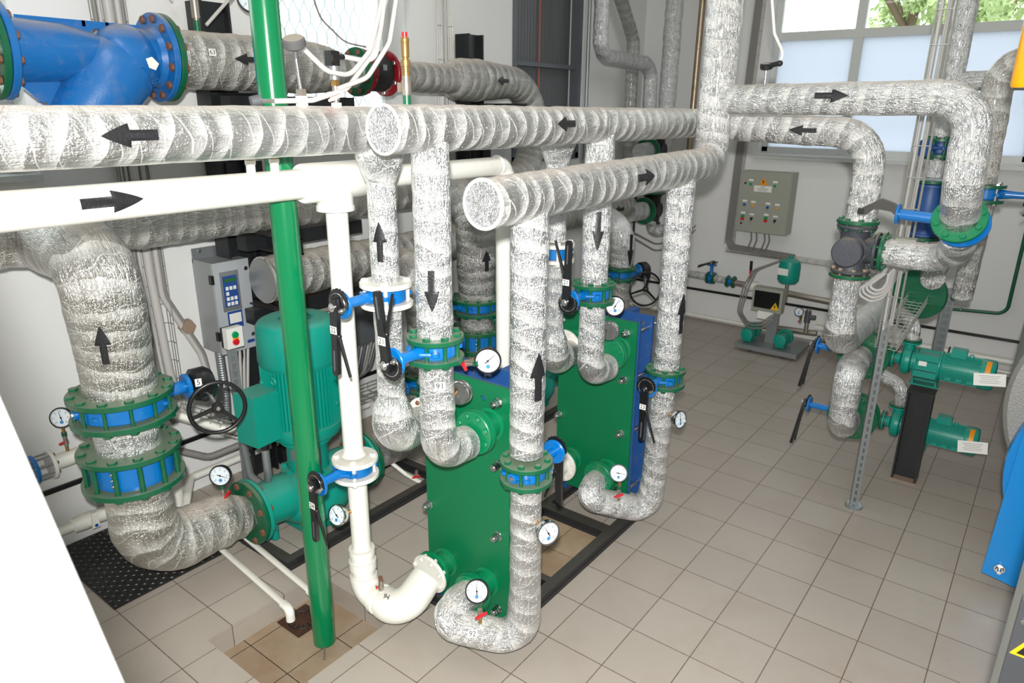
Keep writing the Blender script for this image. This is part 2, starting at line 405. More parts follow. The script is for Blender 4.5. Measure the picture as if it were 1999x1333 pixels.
def tube(mb, pts, bend=.15, seg=28, wrap=0.0, caps=True, step=.03, seed=0, uv=True):
    S = roundpath(pts, bend, step)
    n = len(S)
    base = len(mb.v); vs = []; L = 0; first = None
    T = []
    for i in range(n):
        a = S[max(0, i - 1)][0]; b = S[min(n - 1, i + 1)][0]; T.append((b - a).normalized())
    ax, u, w = frame(T[0])
    lens = []
    for i in range(n):
        if i:
            L += (S[i][0] - S[i - 1][0]).length
            q = T[i - 1].rotation_difference(T[i]); u = q @ u
            u = (u - T[i] * u.dot(T[i])).normalized()
        w = T[i].cross(u)
        lens.append(L)
        p, r = S[i]
        for k in range(seg):
            th = 2 * PI * k / seg; rr = r
            if wrap:
                rr += wrap * (noise.noise(V((math.cos(th) * .9 + seed, math.sin(th) * .9, L * 7))) * .6 + noise.noise(V((seed * 3.1, 5, L * 13))) * .7 + (((L * 11 + k / seg) % 1.0) - .5) * .4)
            vs.append(p + (u * math.cos(th) + w * math.sin(th)) * rr)
    fs = []; uvs = []
    r0 = max(p[1] for p in S)
    for i in range(n - 1):
        for k in range(seg):
            k2 = (k + 1) % seg
            fs.append((i * seg + k, i * seg + k2, (i + 1) * seg + k2, (i + 1) * seg + k))
            ua, ub = 2 * PI * r0 * k / seg, 2 * PI * r0 * (k + 1) / seg
            uvs.append(((ua, lens[i] + seed), (ub, lens[i] + seed), (ub, lens[i + 1] + seed), (ua, lens[i + 1] + seed)))
    uv2 = [((k / seg, 0), ((k + 1) / seg, 0), ((k + 1) / seg, 0), (k / seg, 0)) for i in range(n - 1) for k in range(seg)]
    if caps: uv2 += [((0, 0),) * seg] * 2
    if caps:
        fs.append(tuple(range(seg))[::-1]); fs.append(tuple((n - 1) * seg + k for k in range(seg)))
        for sgn in (-1, 1):
            uvs.append(tuple((r0 * math.cos(2 * PI * k * sgn / seg), r0 * math.sin(2 * PI * k * sgn / seg) + seed) for k in range(seg)))
    if uv:
        if mb.uv is None and base == 0: mb.uv = []
        if mb.uv is not None: mb.uv += uvs; mb.uvs.setdefault('t', []).extend(uv2)
    mb.add(vs, fs)
    return mb

_seed = [0]
def wrapped(name, parent, pts, bend=.15, m='foil', wrap=.0035, seg=40, caps=True, step=.02):
    _seed[0] += 1.37
    mb = MB(); tube(mb, pts, bend, seg, wrap, caps, step, _seed[0])
    return mb.build(name, m, parent, sharp=60)
def plain(name, parent, pts, m, bend=.1, seg=24, step=.1):
    mb = MB(); tube(mb, pts, bend, seg, 0, True, step, 0, uv=False)
    return mb.build(name, m, parent)

def pipe_thing(name, label, pts, bend=.15, m='foil', cat='pipe', wrap=.0035, group=None, seg=40):
    """A wrapped pipe run: the Empty carries the foil jacket and whatever is stuck on it."""
    base = min((V(p[:3]) for p in pts), key=lambda q: q.z)
    t = thing(name, base, label, cat, group)
    wrapped('foil_jacket', t, pts, bend, m, wrap, seg)
    return t

def curved(mb, P, ax, nrm, R, poly_rows, off=.001):
    """patch on a cylinder: poly_rows = [(s, t_lo, t_hi)] s along ax, t round the pipe (metres)"""
    ax = V(ax).normalized(); nrm = V(nrm); nrm = (nrm - ax * nrm.dot(ax)).normalized(); b = ax.cross(nrm)
    P = V(P); K = 8; vs = []; fs = []
    for s, lo, hi in poly_rows:
        for k in range(K + 1):
            t = lo + (hi - lo) * k / K; th = t / R
            vs.append(P + ax * s + (nrm * math.cos(th) + b * math.sin(th)) * (R + off))
    n = len(vs)
    for s, lo, hi in poly_rows:
        for k in range(K + 1):
            t = lo + (hi - lo) * k / K; th = t / R
            vs.append(P + ax * s + (nrm * math.cos(th) + b * math.sin(th)) * (R - .002))
    W = K + 1; rows = len(poly_rows)
    for i in range(rows - 1):
        for k in range(K):
            a = i * W + k
            fs.append((a, a + 1, a + W + 1, a + W)); fs.append((n + a, n + a + W, n + a + W + 1, n + a + 1))
        for k, fl in ((0, 0), (K, 1)):
            a = i * W + k; q = (a, a + W, n + a + W, n + a); fs.append(q if not fl else q[::-1])
    for i in (0, rows - 1):
        for k in range(K):
            a = i * W + k; fs.append((a, n + a, n + a + 1, a + 1))
    return mb.add(vs, fs)
def arrow(parent, P, ax, nrm, R, L=.14, W=.06, head=.5, off=.0045):
    """black tape arrow pointing along +ax, centred on P (pipe axis), facing nrm"""
    sh = W * .22; h0 = L / 2 - L * head
    rows = [(-L / 2, -sh, sh), (h0, -sh, sh), (h0 + .0005, -W / 2, W / 2)]
    for i in range(1, 7):
        f = i / 6; rows.append((h0 + L * head * f, -W / 2 * (1 - f) ** .85 - .0005, W / 2 * (1 - f) ** .85 + .0005))
    mb = MB(); curved(mb, P, ax, nrm, R, rows, off)
    return mb.build('flow_arrow', 'tape', parent, sharp=80)

_txt = {}
def text_mesh(s, size):
    c = bpy.data.curves.new('lettering', 'FONT'); c.body = s; c.size = size; c.align_x = 'CENTER'; c.align_y = 'CENTER'; c.extrude = size * .008
    c.resolution_u = 3
    o = bpy.data.objects.new('lettering', c); COL.objects.link(o)
    dg = bpy.context.evaluated_depsgraph_get(); me = bpy.data.meshes.new_from_object(o.evaluated_get(dg))
    vs = [v.co.copy() for v in me.vertices]; fs = [tuple(p.vertices) for p in me.polygons]
    bpy.data.objects.remove(o); bpy.data.curves.remove(c); bpy.data.meshes.remove(me)
    return vs, fs
def basis(n, up):
    n = V(n).normalized(); up = V(up); up = (up - n * up.dot(n)).normalized(); r = up.cross(n).normalized()
    return r, up, n
def lettering(name, parent, s, size, c, n, up, m='ink', off=.0012, bold=0):
    k = (s, size)
    if k not in _txt: _txt[k] = text_mesh(s, size)
    vs, fs = _txt[k]; r, u, n = basis(n, up); c = V(c) + n * off
    mb = MB(); mb.add([c + r * v.x + u * v.y + n * v.z for v in vs], fs)
    return mb.build(name, m, parent)
def card(name, parent, c, n, up, w, h, m='paper', t=.0016):
    r, u, n = basis(n, up); R = Matrix((r, u, n)).transposed()
    mb = MB(); mb.box(c, (w, h, t), R); return mb.build(name, m, parent)
def ntag(parent, s, c, n, up=Z3, w=.036, h=.03, size=.03):
    o = card('number_tag', parent, c, n, up, w, h); lettering('digits', o, s, size, c, n, up); return o

def hexbolt(mb, p, ax, r=.014, h=.012):
    mb.lathe(p, ax, [(0, r), (h * .8, r), (h, r * .85)], 6)
def bolt_ring(parent, c, ax, R, n, gap, m, rr=.0085, hr=.0155, th0=.0, long=.012, name='bolt'):
    """studs through both flanges: one mesh, shared by n children"""
    ax, a, b = frame(ax); mb = MB()
    mb.cyl(-Z3 * (gap / 2 + long), Z3 * (gap / 2 + long * .6), rr, seg=10)
    hexbolt(mb, Z3 * (gap / 2), Z3, hr, .013); hexbolt(mb, -Z3 * (gap / 2), -Z3, hr, .013)
    me = None; R3 = Matrix((a, b, ax)).transposed().to_4x4()
    for k in range(n):
        th = th0 + 2 * PI * (k + .5) / n
        if me is None:
            o = mb.build(name, m, None, local=1, link=False); me = o.data
        else: o = bpy.data.objects.new(name, me)
        COL.objects.link(o)
        o.matrix_local = Matrix.Translation(V(c) + (a * math.cos(th) + b * math.sin(th)) * R) @ R3
        adopt(o, parent)

def flange(parent, c, ax, r, t=.018, m='gflange', ri=0, name='flange'):
    mb = MB(); mb.disc(c, ax, r, t, .002, 40, ri); return mb.build(name, m, parent)

def lever(parent, P, out, d, L, num, chrome=True, trig_side=1, black='black'):
    """ratchet lever of a butterfly valve: P on the end plate, out = outward stem axis, d = way the lever points"""
    out = V(out).normalized(); d = V(d).normalized(); s = out.cross(d).normalized(); P = V(P)
    mb = MB()
    pts = []
    for k in range(25):
        th = -PI * .62 + PI * 1.24 * k / 24
        r = .056 if k % 2 else .052
        pts.append((r * math.cos(th), r * math.sin(th)))
    pts += [(-.03, .03), (-.034, -.03)]
    mb.prism(pts, P + out * .010 - d * .012, -d, s, out, .008)
    np_ = mb.build('notch_plate', black, parent)
    mb = MB(); mb.torus(P + out * .0145 - d * .006, out, .043, .002, 24, 5); mb.build('scale_ring', 'chrome', np_)
    # grip: a U-shaped pressed arm, tapered
    mb = MB(); w0, w1 = .042, .032
    prof = [(-.03, w0 * .55), (.0, w0), (L * .25, w0 * .95), (L * .55, w1), (L * .97, w1 * .95), (L, w1 * .55)]
    poly = [(x, y / 2) for x, y in prof] + [(x, -y / 2) for x, y in prof[::-1]]
    mb.prism(poly, P + out * .027, d, s, out, .018)
    lv = mb.build('lever', black, parent)
    mb = MB(); mb.box(P + out * .0365 + d * L * .78, (.002, .007, L * .3), Matrix((out, s, d)).transposed()); mb.build('grip_slot', 'greybox', lv)
    mb = MB(); a = P + out * .026 + d * L * .42 + s * trig_side * .018; b = P + out * .026 + d * L * .97 + s * trig_side * .078
    mb.cyl(a, b, .008, .006, 8); mb.ball(a, .011); mb.build('trigger', black, lv)
    mb = MB(); mb.cyl(P + out * .034, P + out * .044, .017, seg=16); hexbolt(mb, P + out * .042, out, .009, .007); mb.build('pivot_bolt', 'chrome', parent)
    mb = MB(); q = P + out * .014 + s * trig_side * .032 + d * .012; mb.cyl(q, q + out * .012, .011, seg=6); mb.cyl(q, q + out * .02, .006, seg=8); mb.build('stop_screw', 'zinc', np_)
    if num:
        up = Z3
        ntag(lv, num, P + out * .0372 + d * L * .33, out, up)
    return lv

def wafer_valve(label, c, ax, rf, gap, stem, matf='gflange', boltm='gflange', nb=8, slen=.19, cat='valve', rb=None, lev=None, num='', hand=None, tf=.02, group=None, name='butterfly_valve', levL=.23, trig=1, rear=True, body='blue', hr=.0155):
    """wafer butterfly valve clamped between two flanges"""
    c = V(c); ax = V(ax).normalized(); stem = V(stem).normalized() if stem is not None else None
    t = thing(name, c - Z3 * rf * 0, label, cat, group)
    rb = rb or rf * .76
    for s in (-1, 1):
        f = flange(t, c + ax * s * (gap / 2 + tf / 2), ax, rf, tf, matf)
    mb = MB(); mb.lathe(c, ax, [(-gap / 2 + .001, rb * .9), (-gap * .38, rb * .92), (-gap * .36, rb), (gap * .36, rb), (gap * .38, rb * .92), (gap / 2 - .001, rb * .9)], 40)
    if stem is not None:
        side = ax.cross(stem)
        a = c + stem * (rb - .01); b = c + stem * slen
        mb.lathe(a, stem, [(0, .03), ((b - a).length * .35, .021), ((b - a).length - .012, .020)], 18)
        mb.disc(b - stem * .006, stem, .055, .014, .003, 28)
        for s in (-1, 1):   # forked lugs
            p0 = c + stem * (rb + .03) + side * s * .004; p1 = c + stem * (rf * .62) + side * s * rf * .58
            mb.cyl(p0, p1, .009, .009, 8); mb.lathe(p1 - ax * .008, ax, [(0, .017), (.016, .017)], 14)
        if rear:
            mb.lathe(c - stem * (rb - .01), -stem, [(0, .024), (.026, .022)], 18)
            for s in (-1, 1):
                p1 = c - stem * (rf * .66) + side * s * rf * .5
                mb.cyl(c - stem * (rb + .005), p1, .007, .007, 8); mb.lathe(p1 - ax * .007, ax, [(0, .015), (.014, .015)], 14)
    bd = mb.build('valve_body', body, t)
    if stem is not None and rear:
        mb = MB(); hexbolt(mb, c - stem * (rb + .015), -stem, .012, .01); mb.build('end_screw', 'zinc', bd)
    bolt_ring(t, c, ax, rf - .022, nb, gap + 2 * tf, boltm, hr=hr)
    if lev is not None:
        lever(t, c + stem * (slen + .0), stem, lev, levL, num, trig_side=trig)
    return t

def ball_cock(parent, P, d, hd, m='red', L=.06):
    """little shut-off cock: body from P along d with a butterfly handle on side hd; returns the far end"""
    P = V(P); d = V(d).normalized(); hd = V(hd).normalized(); s = d.cross(hd)
    mb = MB(); mb.lathe(P, d, [(0, .010), (.012, .010), (.014, .014), (.03, .014), (.032, .011), (L, .011)], 12)
    b = mb.build('shut_off_cock', 'steel', parent)
    mb = MB(); c = P + d * .023; mb.cyl(c, c + hd * .02, .005, seg=8)
    mb.prism([(-.028, .004), (-.01, .007), (.01, .007), (.03, .004), (.03, -.005), (.01, -.007), (-.01, -.007), (-.028, -.004)], c + hd * .022, (s + d * .5).normalized(), hd.cross((s + d * .5).normalized()), hd, .006)
    mb.build('cock_handle', m, b)
    return P + d * L

def gauge(label, C, face, R, path, case='black', cock=None, needle=.6, group='pressure gauges', name='pressure_gauge', depth=.03, cat='gauge', cockm='red', digits=True, stemm='gflange'):
    """dial gauge: C dial centre, face = way the dial looks, path = list of points from case to the pipe"""
    C = V(C); r, u, n = basis(face, Z3)
    t = thing(name, V(path[-1]), label, cat, group)
    mb = MB(); mb.lathe(C - n * depth, n, [(0, R * .9), (.004, R * .96), (depth * .85, R * .96), (depth * .87, R * 1.04), (depth + .003, R * 1.02), (depth + .003, R * .9)], 36, cap=False)
    mb.lathe(C - n * depth, n, [(0, R * .9), (.0005, .001)], 36, cap=False)
    cs = mb.build('case', case, t)
    mb = MB(); mb.disc(C - n * .001, n, R * .92, .002, .0005, 36); dl = mb.build('dial', 'dial', t)
    mb = MB()
    for k in range(0, 31):
        a = math.radians(225 - 9 * k); q = u * math.sin(a) + r * math.cos(a); w = n.cross(q)
        ln = .14 if k % 5 == 0 else .07
        mb.box(C + q * R * (.86 - ln / 2) + n * .0005, (.0012 if k % 5 else .002, R * ln, .0006), Matrix((w, q, n)).transposed())
    mb.build('scale_marks', 'ink', dl)
    if digits:
        for k in range(7):
            a = math.radians(225 - 45 * k); q = u * math.sin(a) + r * math.cos(a)
            lettering('digit', dl, str(k), R * .24, C + q * R * .6, n, u, off=.0006)
    mb = MB(); mb.ball(C - u * R * .42 + n * .0003, R * .2, (1, 1, 1), 10, 6)
    mb = MB(); mb.disc(C - u * R * .45 + r * R * .02 + n * .0004, n, R * .17, .0007, .0002, 10); mb.build('maker_emblem', 'dialblue', dl)
    a = math.radians(225 - 270 * needle); q = u * math.sin(a) + r * math.cos(a); w = n.cross(q)
    mb = MB(); mb.prism([(-.0022, -R * .3), (.0022, -R * .3), (.0006, R * .78), (-.0006, R * .78)], C + n * .003, w, q, n, .001); mb.disc(C + n * .003, n, R * .09, .003, .0005, 12)
    mb.build('needle', 'ink', t)
    pts = [(*p, .0085) for p in path]
    plain('stem', t, pts, 'brass', .02, 12, .02)
    if cock:
        P, d, hd = cock; e = ball_cock(t, P, d, hd, cockm)
        mb = MB(); mb.cyl(e, e + V(d).normalized() * .022, .0135, seg=12); mb.build('coupling_nut', stemm, t)
    return t

# ------------------------------------------------------------------ room
XL, YB = -2.64, 4.75
def struct(name, mb, m, parent=None):
    o = mb.build(name, m, parent, local=1)
    if parent is None: o['kind'] = 'structure'
    return o
PX0, PX1, PY0, PY1, PD = -1.28, -.69, -1.93, -1.28, .125
mb = MB()
def quad(mb, x0, y0, x1, y1, z, t=.02):
    mb.box(((x0 + x1) / 2, (y0 + y1) / 2, z - t / 2), (x1 - x0, y1 - y0, t))
quad(mb, -2.9, -5.2, PX0, 5.0, 0); quad(mb, PX1, -5.2, 4.2, 5.0, 0); quad(mb, PX0, -5.2, PX1, PY0, 0); quad(mb, PX0, PY1, PX1, 5.0, 0)
for (a, b, c, d) in ((PX0 - .02, PY0 - .02, PX0, PY1 + .02), (PX1, PY0 - .02, PX1 + .02, PY1 + .02), (PX0, PY0 - .02, PX1, PY0), (PX0, PY1, PX1, PY1 + .02)):
    mb.box(((a + c) / 2, (b + d) / 2, -PD / 2 - .012), (c - a, d - b, PD - .02))
struct('floor', mb, 'tile')
mb = MB(); quad(mb, PX0 - .02, PY0 - .02, PX1 + .02, PY1 + .02, -PD); struct('floor_pit', mb, 'tilepit')
H = 4.4
# left wall, 0.3 thick, with its openings
WA = (-3.4, -1.77, 2.10, 3.7); WB = (-.31, .88, 2.17, 3.9); WC = (2.22, 3.38, 1.93, 4.0)
def wall_x(name, xf, thick, y0, y1, z0, z1, holes, m='wall'):
    mb = MB(); ys = sorted([y0, y1] + [h[0] for h in holes] + [h[1] for h in holes])
    for a, b in zip(ys[:-1], ys[1:]):
        if b - a < 1e-6: continue
        mid = (a + b) / 2; hs = [h for h in holes if h[0] < mid < h[1]]
        segs = [(z0, z1)] if not hs else [(z0, hs[0][2]), (hs[0][3], z1)]
        for s0, s1 in segs: mb.box((xf + thick / 2, mid, (s0 + s1) / 2), (abs(thick), b - a, s1 - s0))
    return struct(name, mb, m)
wall_x('wall_left', XL, -.3, -5.2, YB, 0, H, [WA, WB, WC])
WD = (-1.17, 1.27, 1.98, 4.0)
mb = MB()
for x0, x1, z0, z1 in ((XL - .3, WD[0], 0, H), (WD[1], 4.2, 0, H), (WD[0], WD[1], 0, WD[2]), (WD[0], WD[1], WD[3], H)):
    mb.box(((x0 + x1) / 2, YB + .15, (z0 + z1) / 2), (x1 - x0, .3, z1 - z0))
struct('wall_back', mb, 'wall')
mb = MB(); mb.box((4.25, -.1, H / 2), (.1, 10.2, H)); struct('wall_right', mb, 'wall')
mb = MB(); mb.box((.7, -5.25, H / 2), (7.2, .1, H)); struct('wall_front', mb, 'wall')
mb = MB(); mb.box((.7, -.1, H + .05), (7.4, 10.4, .1)); struct('ceiling', mb, 'ceil')
# window sill ledges, frames and panes
def win(name, frames, panes, bars, m='wframe'):
    w = bpy.data.objects.new(name, None); COL.objects.link(w); w['kind'] = 'structure'
    mb = MB()
    for c, s in frames + bars: mb.box(c, s)
    mb.build('window_frame', m, w)
    for c, s, pm in panes:
        mb = MB(); mb.box(c, s); mb.build('window_pane', pm, w)
    return w
fx = (WD[0] + WD[1]) / 2; fw = WD[1] - WD[0]; yy = YB + .13
win('window_1', [((fx, yy, WD[2] + .035), (fw, .07, .07)), ((fx, yy, WD[3] - .03), (fw, .07, .06)), ((WD[0] + .03, yy, 3), (.06, .07, 2)), ((WD[1] - .03, yy, 3), (.06, .07, 2))],
    [((-.76, yy, 2.58), (.78, .012, 1.10), 'frost'), ((.06, yy, 2.58), (.76, .012, 1.10), 'frost'), ((.84, yy, 2.58), (.78, .012, 1.10), 'frost'),
     ((-.76, yy, 3.56), (.78, .008, .80), 'pane'), ((.06, yy, 3.56), (.76, .008, .80), 'pane'), ((.84, yy, 3.56), (.78, .008, .80), 'pane')],
    [((-.34, yy, 3), (.085, .075, 2)), ((.44, yy, 3), (.085, .075, 2)), ((fx, yy, 3.16), (fw, .08, .085))])
mb = MB(); mb.box((fx, YB - .03, WD[2] - .025), (fw + .1, .14, .04)); struct('trim_1', mb, 'wframe')
xx = XL - .2
def winx(name, Wd, mull, z):
    y0, y1, z0, z1 = Wd; ym = (y0 + y1) / 2
    win(name, [((xx, ym, z0 + .04), (.07, y1 - y0, .08)), ((xx, ym, z1 - .04), (.07, y1 - y0, .08)), ((xx, y0 + .04, (z0 + z1) / 2), (.07, .08, z1 - z0)), ((xx, y1 - .04, (z0 + z1) / 2), (.07, .08, z1 - z0))],
        [((xx, ym, (z0 + z1) / 2), (.008, y1 - y0 - .1, z1 - z0 - .1), 'pane')], [((xx, y, (z0 + z1) / 2), (.07, .07, z1 - z0)) for y in mull])
winx('window_2', WA, [-2.6], 0); winx('window_3', WB, [], 0)
for i, Wd in ((2, WA), (3, WB)):
    mb = MB(); mb.box((XL - .08, (Wd[0] + Wd[1]) / 2, Wd[2] - .015), (.24, Wd[1] - Wd[0], .03)); struct('trim_%d' % i, mb, 'wframe')
# expanded-metal security grille outside window 3
mb = MB(); gx = XL - .36
y0, y1, z0, z1 = WB
ny = 13; dz = .125
for j in range(int((z1 - z0) / dz) + 1):
    for i in range(ny):
        yy0 = y0 + (y1 - y0) * (i + (.5 if j % 2 else 0)) / ny; zz = z0 + j * dz; d = (y1 - y0) / ny
        mb.box((gx, yy0, zz), (.02, .012, .05))
        for s in (-1, 1): mb.cyl((gx, yy0, zz + .025), (gx, yy0 + s * d / 2, zz + dz - .025), .006, seg=5)
tag(mb.build('security_grille', 'lattice'), 'white expanded metal security grille outside the tall left wall window', 'grille')
# dark louvred opening far along the left wall
y0, y1, z0, z1 = WC
t = thing('louvre_shutter', (XL - .1, (y0 + y1) / 2, z0), 'dark grey vertical slatted shutter filling the opening in left wall', 'shutter')
mb = MB(); n = 22
for i in range(n):
    yy0 = y0 + .05 + (y1 - y0 - .1) * (i + .5) / n; mb.box((XL - .13, yy0, (z0 + z1) / 2), (.02, (y1 - y0 - .1) / n - .006, z1 - z0 - .06))
mb.box((XL - .15, (y0 + y1) / 2, (z0 + z1) / 2), (.01, y1 - y0, z1 - z0)); mb.build('slats', mat('shutter_grey', (96, 99, 101), .5), t)
mb = MB()
for c, s in (((XL - .04, y1 - .03, (z0 + z1) / 2), (.1, .06, z1 - z0)), ((XL - .04, y0 + .03, (z0 + z1) / 2), (.1, .06, z1 - z0)), ((XL - .04, (y0 + y1) / 2, z0 + .03), (.1, y1 - y0, .06)), ((XL - .06, (y0 + y1) / 2, 2.83), (.08, y1 - y0, .04))):
    mb.box(c, s)
mb.build('shutter_frame', mat('shutter_frame_grey', (90, 95, 100), .45), t)
mb = MB()
for yv in (y0 + .06, y0 + .56): mb.cyl((XL - .1, yv, z0), (XL - .1, yv, z1), .008, seg=6)
mb.build('primer_edges', mat('red_lead', (170, 84, 62), .5), t)
# wall run of black strip, skirting pipes
def tubething(name, label, cat, pts, m, bend=.06, seg=12, group=None):
    mb = MB(); tube(mb, pts, bend, seg, 0, True, .1, 0, uv=False); return tag(mb.build(name, m), label, cat, group)
mb = MB(); mb.box((XL + .009, 1.3, .37), (.016, 6.85, .028)); tag(mb.build('earthing_strip', 'black'), 'flat black strip fixed low along the left wall', 'strip')
mb = MB(); mb.box((-.5, YB - .009, .36), (4.2, .016, .028)); tag(mb.build('earthing_strip', 'black'), 'flat black strip fixed low along the back wall', 'strip')
mb = MB(); mb.box((XL + .02, YB - .02, 1.15), (.02, .02, 1.6)); tag(mb.build('corner_cable', 'black'), 'black vertical cable running up the far corner', 'cable')
tubething('skirting_pipe', 'cream plastic pipe along the foot of the left and back walls', 'pipe', [(XL + .06, .3, .05, .022), (XL + .06, YB - .06, .05, .022), (-.9, YB - .06, .05, .022)], 'white', .05)
tubething('drain_pipe', 'thick cream pipe low on the back wall right of the small pumps', 'pipe', [(-.3, YB - .07, .17, .036), (1.52, YB - .07, .17, .036)], 'white')
tubething('floor_pipe', 'thin cream pipe beneath the thick one along back wall', 'pipe', [(-.3, YB - .06, .06, .02), (1.52, YB - .06, .06, .02)], 'white')
mb = MB(); mb.torus((.98, YB - .07, .17), X3, .04, .008); tag(mb.build('pipe_clip', 'black'), 'black clip holding the thick cream pipe on the back wall', 'clip')
t = thing('wall_pipe', (1.35, YB - .05, .6), 'slim dark green pipe bending up the back wall below the window', 'pipe')
plain('pipe_run', t, [(.3, YB - .05, .55, .017), (1.37, YB - .05, .62, .017), (1.37, YB - .05, 1.95, .017)], 'gflange', .09, 14)
mb = MB(); mb.torus((1.0, YB - .05, .597), X3, .019, .006); mb.build('clip', 'zinc', t)

# ------------------------------------------------------------------ front group of headers and risers
HX0, HX1, HX2, HXW = -.53, -.25, 0.0, -.80
ZH = 2.362
t = pipe_thing('insulated_header', 'long silver wrapped upper header running out of frame, arrow pointing left', [(HX0, -3.6, ZH, .075), (HX0, -1.7, ZH, .082), (HX0, .12, ZH, .08)], .15, 'foil_l', wrap=.002)
H0 = t
for y in (-1.355, -.145):
    mb = MB(); _seed[0] += 1; tube(mb, [(HX0, y, 2.33, .10), (HX0, y, 2.26, .092), (HX0, y, 2.17, .058)], .1, 36, .003, True, .015, _seed[0]); mb.build('branch_cone', 'foil', t, sharp=60)
arrow(t, (HX0, -2.31, ZH), -Y3, (.95, -.25, .05), .079, .15, .062)
t = pipe_thing('insulated_header', 'silver wrapped header with round foil end, turning right behind the tall riser', [(HX1, -1.584, 2.372, .081), (HX1, .87, 2.362, .081), (.735, .87, 2.325, .078), (.735, .87, 1.84, .076)], {1: .16, 2: .17}, 'foil_h', wrap=.004)
H1 = t
mb = MB(); tube(mb, [(HX1, -1.590, 2.372, .076), (HX1, -1.583, 2.372, .076)], .1, 36, 0, True, .01, 3); mb.build('foil_end', 'foil_end', t)
mb = MB(); mb.torus((HX1, -1.588, 2.372), Y3, .078, .0055); mb.build('end_rim', 'film', t)
arrow(t, (HX1, -.62, 2.37), -Y3, (.9, -.45, .1), .082, .13, .06)
arrow(t, (.40, .87, 2.335), -X3, (.2, -1, .05), .079, .14, .052)
t = pipe_thing('insulated_header', 'silver wrapped front header with foil end, elbowing up into the tall bright riser', [(HX2, -1.374, 2.13, .088), (HX2, .56, 2.16, .088), (HX2, .56, 4.38, .098)], .13, 'foil_h', wrap=.004)
H2 = t
mb = MB(); tube(mb, [(HX2, -1.381, 2.13, .082), (HX2, -1.373, 2.13, .082)], .1, 36, 0, True, .01, 5); mb.build('foil_end', 'foil_end', t)
mb = MB(); mb.torus((HX2, -1.379, 2.13), Y3, .083, .007); mb.build('end_rim', 'film', t)
arrow(t, (HX2, -.36, 2.147), Y3, (.95, -.3, .1), .089, .15, .07)
t = pipe_thing('insulated_branch', 'silver wrapped pipe leaving the tall riser, arrow pointing right, bending down at the green disc', [(.0, .56, 2.488, .074), (1.185, .55, 2.50, .077), (1.20, .54, 2.06, .083), (1.205, .64, 1.96, .08)], {1: .15, 2: .3}, wrap=.004)
arrow(t, (.60, .555, 2.495), X3, (.25, -1, .15), .079, .15, .06)
R1 = t
# small sensor pocket on R1
t = thing('temperature_sensor', (.28, .56, 2.57), 'black-headed sensor on a chrome stem on top of the right-hand silver branch', 'sensor')
mb = MB(); mb.cyl((.25, .56, 2.56), (.25, .56, 2.63), .006); mb.build('stem', 'chrome', t)
mb = MB(); mb.disc((.25, .56, 2.65), (0, -.3, 1), .032, .03, .006); mb.cyl((.25, .56, 2.65), (.32, .54, 2.66), .012); mb.ball((.32, .54, 2.66), .015); mb.build('head', 'black', t)
plain('lead', t, [(.30, .56, 2.65, .007), (.33, .56, 2.70, .007), (.27, .56, 2.80, .007), (.24, .56, 2.95, .007), (.23, .56, 3.6, .007)], 'white', .05, 8)

def arrow_v(t, x, y, z, up, R, nrm, L=.13, W=.055):
    arrow(t, (x, y, z), Z3 * up, nrm, R, L, W)
NV = (.55, -1, .1)
VY = [-1.355, -1.370, -1.105, -1.352]        # y of the four risers of the near exchanger
def risers(d, near):
    y1, y2, y3 = d
    w = 'near' if near else 'far'
    ex = 'front exchanger' if near else 'rear exchanger'
    t = pipe_thing('insulated_riser', 'slim silver wrapped riser with up arrow above the white flanges, %s' % ex if near else 'slim silver riser half hidden behind a thicker one above white flanges, rear exchanger', [(HX0, y1, 2.2, .057), (HX0, y1, 1.77, .057)], .1)
    if near: arrow_v(t, HX0, y1, 1.945, 1, .058, (.62, -1, 0), .155, .052)
    else: arrow_v(t, HX0, y1, 2.0, 1, .058, (1.4, -1, 0), .1, .05)
    pipe_thing('insulated_elbow', 'silver wrapped elbow swelling towards the white port flange, %s' % ex, [(HX0, y1, 1.67, .056), (HX0, y1, 1.28, .058), (HX0, y1, 1.22, .083), (HX0, y1 + .005, 1.10, .09), (HX0, y1 + .19, 1.09, .075)], .12, wrap=.005)
    t = pipe_thing('insulated_riser', 'silver wrapped pipe with down arrow above the green flanges, %s' % ex, [(HX1, y2, 2.33, .07), (HX1, y2, 1.60, .069)], .1)
    arrow_v(t, HX1, y2, 1.80 if near else 1.87, -1, .07, (.75, -1, 0), .155 if near else .19, .054)
    t = pipe_thing('insulated_elbow', 'silver wrapped elbow with film edges below the green flanges, %s' % ex, [(HX1, y2, 1.505, .067), (HX1, y2, 1.26, .07), (HX1, y2 + .005, 1.10, .073), (HX1, y2 + .175, 1.085, .073)], .15, wrap=.005)
    if near: ntag(t, '91', (HX1 + .060, y2 - .045, 1.427), (.85, -.6, .0), Z3, .042, .034, .034)
    t = pipe_thing('insulated_riser', 'silver wrapped vertical pipe under the front header, up arrow on it, %s' % ex, [(HX2, y3, 2.12, .073), (HX2, y3, 1.075, .071)], .1, wrap=.004)
    if near: arrow_v(t, HX2, y3, 1.44, 1, .073, (1.0, -.35, 0), .2, .07)
    else: arrow_v(t, HX2, y3, 1.40, 1, .073, (1.1, -.25, 0), .22, .06)
    return
risers((-1.355, -1.370, -1.105), True)
risers((-.145, -.195, .21), False)
t = pipe_thing('insulated_elbow', 'silver wrapped low U bend from the bottom port up to the front valve', [(HX2, -1.105, .93, .066), (HX2, -1.10, .40, .071), (HX2 + .005, -1.115, .125, .077), (-.265, -1.335, .235, .077), (-.275, -1.25, .285, .072), (-.275, -1.16, .285, .07)], {1: .1, 2: .12, 3: .09, 4: .05}, wrap=.005)
ntag(t, '92', (-.125, -1.318, .235), (.5, -.72, .5), Z3, .04, .032, .032)
